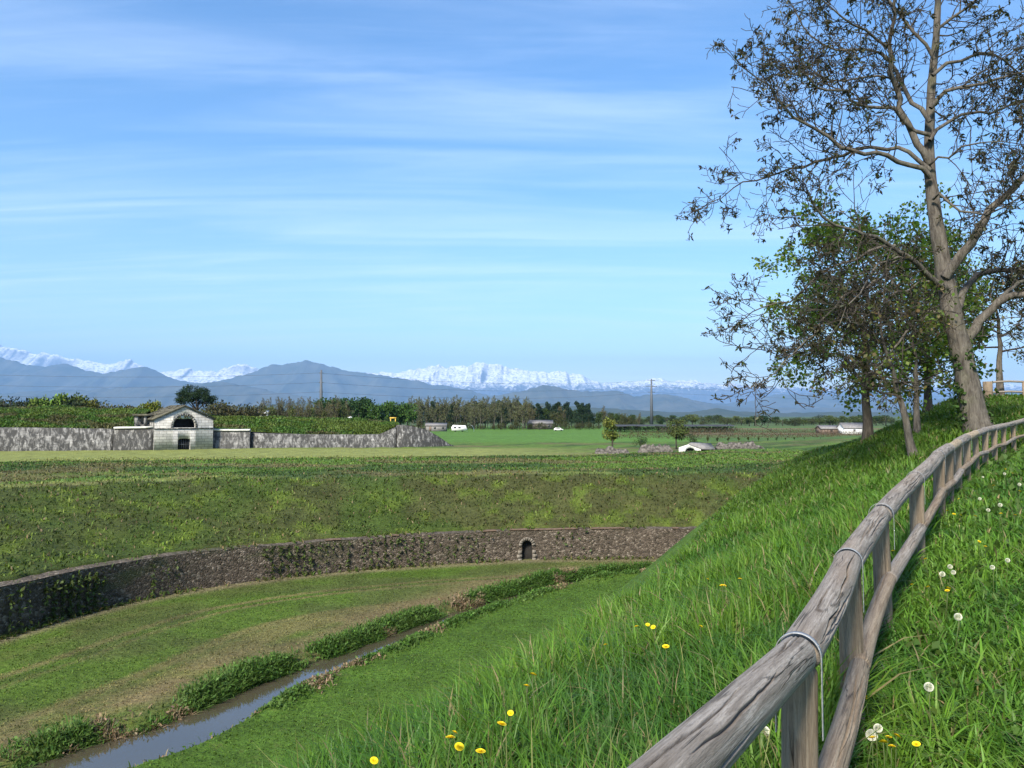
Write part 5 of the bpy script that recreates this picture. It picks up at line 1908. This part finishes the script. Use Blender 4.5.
# vineyard rows with their posts
rr = np.random.default_rng(61)
for a, (x0, x1, Y, h_) in enumerate(((32, 105, 235, 1.3), (30, 118, 262, 1.4), (44, 132, 292, 1.5), (62, 150, 325, 1.6))):
    o = thing('vine_row', ['nearest reddish vine row behind the orchard saplings', 'reddish vine row second behind the orchard saplings', 'third vine row back from the orchard saplings', 'farthest vine row before the hedgerow on the right'][a], 'vine row', (0, 0, 0), 0, 'vineyard rows')
    pb, vb = MB(), MB()
    for x in np.arange(x0, x1, 6.0):
        pb.tube([(x, Y + .03 * x, PLAIN - .2), (x, Y + .03 * x, PLAIN + h_ + .3)], .06, 4)
    for zz_ in (.6, 1.1):
        pb.tube([(x0, Y + .03 * x0, PLAIN + zz_), (x1, Y + .03 * x1, PLAIN + zz_)], .025, 4)
    n = 2200
    xx = rr.uniform(x0, x1, n)
    leaf_quads(vb, np.c_[xx, Y + .03 * xx + rr.normal(0, .25, n), PLAIN + rr.uniform(.25, h_, n)], .32, rr, (.105, .070, .038), .45, 0, .6)
    pb.build('trellis', M['dark_bark'], o)
    vb.build('vines', M['leaf'], o)
# long netted orchard block
net = thing('netted_orchard', 'long low orchard block under dark hail nets beyond the field', 'orchard')
nb_ = MB()
po = MB()
for r_ in range(4):
    Y = 330 + r_ * 7
    x0, x1 = at(613, 430, Y)[0], at(735, 430, Y)[0]
    for x in np.arange(x0, x1 + 1, 5.0):
        po.tube([(x, Y, PLAIN - .2), (x, Y, PLAIN + 3.0)], .07, 4)
    nxs = np.arange(x0, x1 + .1, 2.5)
    V = []
    for x in nxs:
        sag = .12 * math.sin((x - x0) * math.pi / 5)
        V += [(x, Y - 2.6, PLAIN + 2.55 - sag), (x, Y, PLAIN + 3.0), (x, Y + 2.6, PLAIN + 2.55 - sag)]
    i = np.arange(len(nxs) - 1)[:, None] * 3
    q = np.concatenate([np.stack([i[:, 0] + j, i[:, 0] + 3 + j, i[:, 0] + 4 + j, i[:, 0] + 1 + j], -1) for j in (0, 1)])
    nb_.add(np.array(V), q)
po.build('posts', M['dark_bark'], net)
nb_.build('hail_net', M['net'], net)
rr = np.random.default_rng(62)
ol = MB()
n = 5000
xx = rr.uniform(at(613, 430, 340)[0], at(735, 430, 340)[0], n)
leaf_quads(ol, np.c_[xx, 330 + rr.integers(0, 4, n) * 7 + rr.normal(0, .6, n), PLAIN + rr.uniform(.5, 2.2, n)], .45, rr, (.05, .06, .03), .4, 0, .6)
ol.build('fruit_trees', M['leaf'], net)


def hut(name, label, cat, px, yb, Y, w, d, h, rh, wall, roof, rz=0.0, doors=1, windows=2, z0=None):
    z0 = PLAIN if z0 is None else z0
    X = (px - 512) / FPX * Y
    o = thing(name, label, cat, (X, Y, z0), rz)
    b = MB()
    b.box((-w / 2, 0, -.3), (w / 2, d, h))
    b.add([(-w / 2, 0.001, h), (-w / 2, d - .001, h), (-w / 2, d / 2, h + rh)], np.array([(0, 1, 2)]))
    b.add([(w / 2, 0.001, h), (w / 2, d - .001, h), (w / 2, d / 2, h + rh)], np.array([(0, 2, 1)]))
    b.build('wall', M[wall], o)
    r_ = MB()
    ov = .35
    for (y0, z_0, y1, z_1) in ((-ov, h - ov * rh / (d / 2), d / 2, h + rh), (d / 2, h + rh, d + ov, h - ov * rh / (d / 2))):
        v = [(-w / 2 - ov, y0, z_0 + .01), (w / 2 + ov, y0, z_0 + .01), (w / 2 + ov, y1, z_1 + .01), (-w / 2 - ov, y1, z_1 + .01)]
        v += [(x, y, z + .16) for x, y, z in v]
        r_.add(v, np.array([(0, 3, 2, 1), (4, 5, 6, 7), (0, 1, 5, 4), (1, 2, 6, 5), (2, 3, 7, 6), (3, 0, 4, 7)]))
    r_.build('roof', M[roof], o)
    for a in range(doors):
        q_ = MB()
        x = -w * .28
        q_.box((x - .5, -.05, 0), (x + .5, -.003, min(2.1, h * .8)))
        q_.build('door', M['brownwall'], o)
    for a in range(windows):
        q_ = MB()
        x = -w * .05 + a * w * .4 / max(windows - 1, 1)
        q_.box((x - .45, -.04, h * .4), (x + .45, -.003, h * .75))
        q_.build('window', M['glass'], o)
    return o


hut('white_barn', 'long white barn under a grey roof just left of the dark straight trunk', 'barn', 855, 437, 300, 8.5, 7, 2.2, 1.9, 'white', 'greyroof', 0, 0, 2)
hut('brown_shed', 'low brown shed joined to the left of the white barn', 'shed', 832, 436, 306, 8.5, 6, 1.9, 1.2, 'brownwall', 'greyroof', 0, 1, 1)
hut('white_shed', 'small white shed above the grassy bank right of the gatehouse', 'shed', 263.5, 420, 215, 2.2, 2.4, 7.6, .5, 'white', 'white', .25, 1, 0)
hut('grey_shed', 'low grey-green farm shed beside the white caravan at the edge of the wood', 'shed', 436, 427, 350, 9, 6, 2.6, 1.0, 'greyroof', 'greyroof', 0, 1, 2)
hut('old_farmhouse', 'low stone farm building half hidden in the far wood', 'farmhouse', 540, 428, 405, 13, 7, 3.0, 1.6, 'ruin', 'greyroof', 0, 1, 2)

# caravan with an arched awning, white tent, yellow frame, white car
o = thing('white_caravan', 'white caravan with an arched dark awning at the edge of the far wood', 'caravan', (*at(459, 428, 340)[:2], PLAIN))
b = MB()
prof = [(-3.2, .5), (3.0, .5), (3.3, 1.3), (2.8, 2.7), (-2.6, 2.9), (-3.3, 2.0)]
n = len(prof)
b.add([(x, y, z) for y in (0, 2.3) for x, z in prof], [np.array([list(range(n))]), np.array([list(range(2 * n - 1, n - 1, -1))]), np.array([(a, a + n, (a + 1) % n + n, (a + 1) % n) for a in range(n)])])
b.build('body', M['white'], o)
for x in (-1.7, .2):
    q_ = MB()
    q_.box((x - .55, -.03, 1.5), (x + .55, -.003, 2.2))
    q_.build('window', M['glass'], o)
for x in (-1.6, 1.4):
    q_ = MB()
    q_.tube([(x, .02, .35), (x, .3, .35)], .35, 12)
    q_.build('wheel', M['tyre'], o)
q_ = MB()
arc = [(3.4 + 1.5 - 1.5 * math.cos(t), 2.9 * math.sin(t)) for t in np.linspace(0, math.pi, 13)]
q_.add([(x, y, z) for y in (.1, 2.4) for x, z in arc], np.array([(a, a + 1, a + 14, a + 13) for a in range(12)]))
q_.build('awning', M['white'], o)
o = thing('white_tent', 'small white peaked tent on the bank below the dark trees', 'tent', (*at(349, 421, 225)[:2], float(at(349, 420.5, 225)[2])))
b = MB()
b.add([(-2.3, 0, -3), (2.3, 0, -3), (2.3, 2.6, -3), (-2.3, 2.6, -3), (-1.7, .5, .5), (.2, 1.3, 1.15), (2.2, .3, 0), (2.2, 2.2, 0), (-1.7, 2.1, .4)], [np.array([(0, 1, 6, 4)]), np.array([(4, 6, 5), (6, 7, 5), (7, 8, 5), (8, 4, 5)]), np.array([(1, 2, 7, 6), (2, 3, 8, 7), (3, 0, 4, 8)])])
b.build('canvas', M['white'], o)
q_ = MB()
q_.tube([(.2, 1.3, -3), (.2, 1.3, 1.3)], .05, 6)
q_.build('pole', M['steel'], o)
yg = o = thing('yellow_gantry', 'yellow timber frame standing on the end of the fort bank', 'frame', (*at(393, 424, 205)[:2], float(at(393, 425, 205)[2])))
for x in (-1.0, 1.0):
    b = MB()
    b.box((x - .16, -.16, -2), (x + .16, .16, 2.1))
    b.build('upright', M['yellow'], o)
b = MB()
b.box((-1.4, -.2, 2.102), (1.4, .2, 2.5))
b.build('crossbeam', M['yellow'], o)
yg.scale = (.62, .62, .8)
o = thing('parked_car', 'white parked car at the foot of the far wood beyond the green field', 'car', (*at(558.5, 431, 360)[:2], PLAIN))
b = MB()
prof = [(-2.1, .3), (2.1, .3), (2.15, .75), (1.3, .95), (.7, 1.45), (-1.2, 1.5), (-2.0, 1.0)]
n = len(prof)
b.add([(x, y, z) for y in (0, 1.7) for x, z in prof], [np.array([list(range(n))]), np.array([list(range(2 * n - 1, n - 1, -1))]), np.array([(a, a + n, (a + 1) % n + n, (a + 1) % n) for a in range(n)])])
b.build('body', M['white'], o)
q_ = MB()
q_.add([(-1.3, -.01, 1.0), (.9, -.01, 1.0), (.55, -.01, 1.38), (-1.1, -.01, 1.42)], np.array([(0, 1, 2, 3)]))
q_.build('side_window', M['glass'], o)
for x in (-1.3, 1.3):
    q_ = MB()
    q_.tube([(x, -.03, .32), (x, .2, .32)], .32, 12)
    q_.build('wheel', M['tyre'], o)

# ruined walls and the white-fronted bunker on the glacis
def ruin(label, pts, Y, hs, seed):
    rr = np.random.default_rng(seed)
    o = thing('ruined_wall', label, 'wall')
    mb = MB()
    xx = np.arange((pts[0] - 512) / FPX * Y, (pts[-1] - 512) / FPX * Y, .22)
    hh_ = np.interp(xx, [(p - 512) / FPX * Y for p in pts], hs)
    hh_ = hh_ * (.35 + .95 * fbm(xx * 1.3, xx * 0 + seed, seed + 130, 4)) * np.clip(np.minimum(xx - xx[0], xx[-1] - xx) / .6 + .25, 0, 1)
    zz_ = hz(xx, np.full_like(xx, Y))
    rows = []
    for dy, f in ((-.25, -.4), (-.1, .35), (0, .8), (.25, 1.0), (.7, .95), (1.1, .8), (1.3, -.4)):
        y_ = Y + dy + .35 * (fbm(xx * .8, xx * 0 + 4, seed + 140, 3) - .5) + rr.normal(0, .05, len(xx))
        rows.append(np.stack([xx + rr.normal(0, .04, len(xx)), y_, zz_ + hh_ * f * (1 + rr.normal(0, .09, len(xx))) if f > 0 else zz_ - .4], 1))
    V = np.array(rows)
    r_, c_ = V.shape[:2]
    ix = np.arange(r_ * c_).reshape(r_, c_)
    mb.add(V.reshape(-1, 3), np.stack([ix[:-1, :-1], ix[:-1, 1:], ix[1:, 1:], ix[1:, :-1]], -1).reshape(-1, 4))
    mb.build('masonry', M['ruin'], o)


ruin('low broken grey stone wall left of the white-fronted bunker', [595, 612, 630], 131, [1.0, 1.5, .8], 1)
ruin('low dark ruined wall touching the left of the white-fronted bunker', [638, 650, 662, 673], 131, [1.0, 1.5, 1.5, 1.3], 2)
ruin('long low heap of dark ruined wall right of the bunker roof', [716, 735, 750, 764], 131, [1.3, 1.4, 1.3, .6], 3)
o = thing('stone_bunker', 'small half-sunk bunker with a white arched front and grey slab roof', 'bunker', (*at(690, 456, 129)[:2], float(hz(*at(690, 456, 129)[:2]))), R(-8))
b = MB()
hw_, hh_ = 2.6, 1.55
o.scale = (.68, .68, .8)
xs = np.linspace(-hw_, hw_, 27)
arch = lambda x: (.75 * math.sqrt(max(1 - ((x - .1) / 1.15) ** 2, 0))) if abs(x - .1) < 1.15 else -.4
gab = lambda x: hh_ - .28 * abs(x) + .0
for a, c in zip(xs[:-1], xs[1:]):
    v = [(a, 0, arch(a)), (c, 0, arch(c)), (c, 0, gab(c)), (a, 0, gab(a)), (a, .5, arch(a)), (c, .5, arch(c)), (c, .5, gab(c)), (a, .5, gab(a))]
    b.add(v, np.array([(0, 1, 2, 3), (5, 4, 7, 6), (3, 2, 6, 7), (0, 4, 5, 1)]))
b.build('front_wall', M['whitecoping'], o)
b = MB()
v = [(-.4, .1, hh_ + .12), (5.2, 1.6, hh_ + .0), (5.4, 3.6, hh_ + .05), (-1.2, 3.6, hh_ + .3), (2.5, -.2, .75), (6.2, .6, .5)]
b.add([(-.3, -.15, hh_ + .15), (2.8, -.15, .72), (6.0, .9, .62), (5.2, 2.4, hh_ + .1), (.6, 2.6, hh_ + .3), (-.3, -.15, hh_ - .05), (2.8, -.15, .5), (6.0, .9, .35), (5.2, 2.4, -.3), (.6, 2.6, -.3)], [np.array([(0, 1, 3, 4), (1, 2, 3, 3)])[:1], np.array([(1, 2, 3)]), np.array([(0, 5, 6, 1), (1, 6, 7, 2), (2, 7, 8, 3), (3, 8, 9, 4), (4, 9, 5, 0)])])
b.build('roof_slab', M['greyroof'], o)
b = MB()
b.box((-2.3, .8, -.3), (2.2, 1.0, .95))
b.build('interior', M['dark'], o)  # backing panel coloured as the shade under the arch

# power poles and lines
masts = []
for (px, yt, Y, arms, lab) in ((321, 370, 400, (), 'dark slender mast standing left of the dark green trees'), (651.5, 379, 640, (5.0, 6.5), 'grey power pole with short cross arms rising over the right hedgerow')):
    X = (px - 512) / FPX * Y
    top = float(at(px, yt, Y)[2])
    o = thing('power_pole', lab, 'power pole', (X, Y, PLAIN))
    b = MB()
    H = top - PLAIN
    wb_ = 1.7 if Y < 500 else 2.2
    b.tube([(0, 0, 0), (0, 0, H * .5), (0, 0, H)], [wb_ * .62, wb_ * .5, wb_ * .25], 10)
    b.build('pole_shaft', M['steel'], o)
    lv = []
    for a in range(3):
        z = H * (.97 - .13 * a) if arms else H * (.95 - .16 * a)
        ln = 6.0 if a != 1 else 9.0
        if not arms:
            ln = 2.0
        b = MB()
        b.box((-ln / 2, -.22, z - .2), (ln / 2, .22, z + .2))
        b.build('cross_arm', M['steel'], o)
        lv.append((X, ln / 2, z + PLAIN))
    masts.append((X, Y, lv))
for a in range(3):
    (X1, Y1, l1), (X2, Y2, l2) = masts
    pts = []
    A_ = np.array([-330, 330, l1[a][2] + 1.5])
    B_ = np.array([X1 - l1[a][1], Y1, l1[a][2]])
    C_ = np.array([X2 - l2[a][1], Y2, l2[a][2]])
    D_ = np.array([620, 900, l2[a][2]])
    for S_, E_ in ((A_, B_), (B_, C_), (C_, D_)):
        for f in np.linspace(0, 1, 20, endpoint=E_ is D_):
            p = S_ * (1 - f) + E_ * f
            p[2] -= 4 * 4.2 * f * (1 - f)
            pts.append(p)
    b = MB()
    b.tube(pts, .055, 5, cap=False)
    tag(b.build('power_line', M['cable']), ['uppermost sagging power line strung between the two poles', 'middle sagging power line strung between the two poles', 'lowest sagging power line strung between the two poles'][a], 'power line', 'power lines')
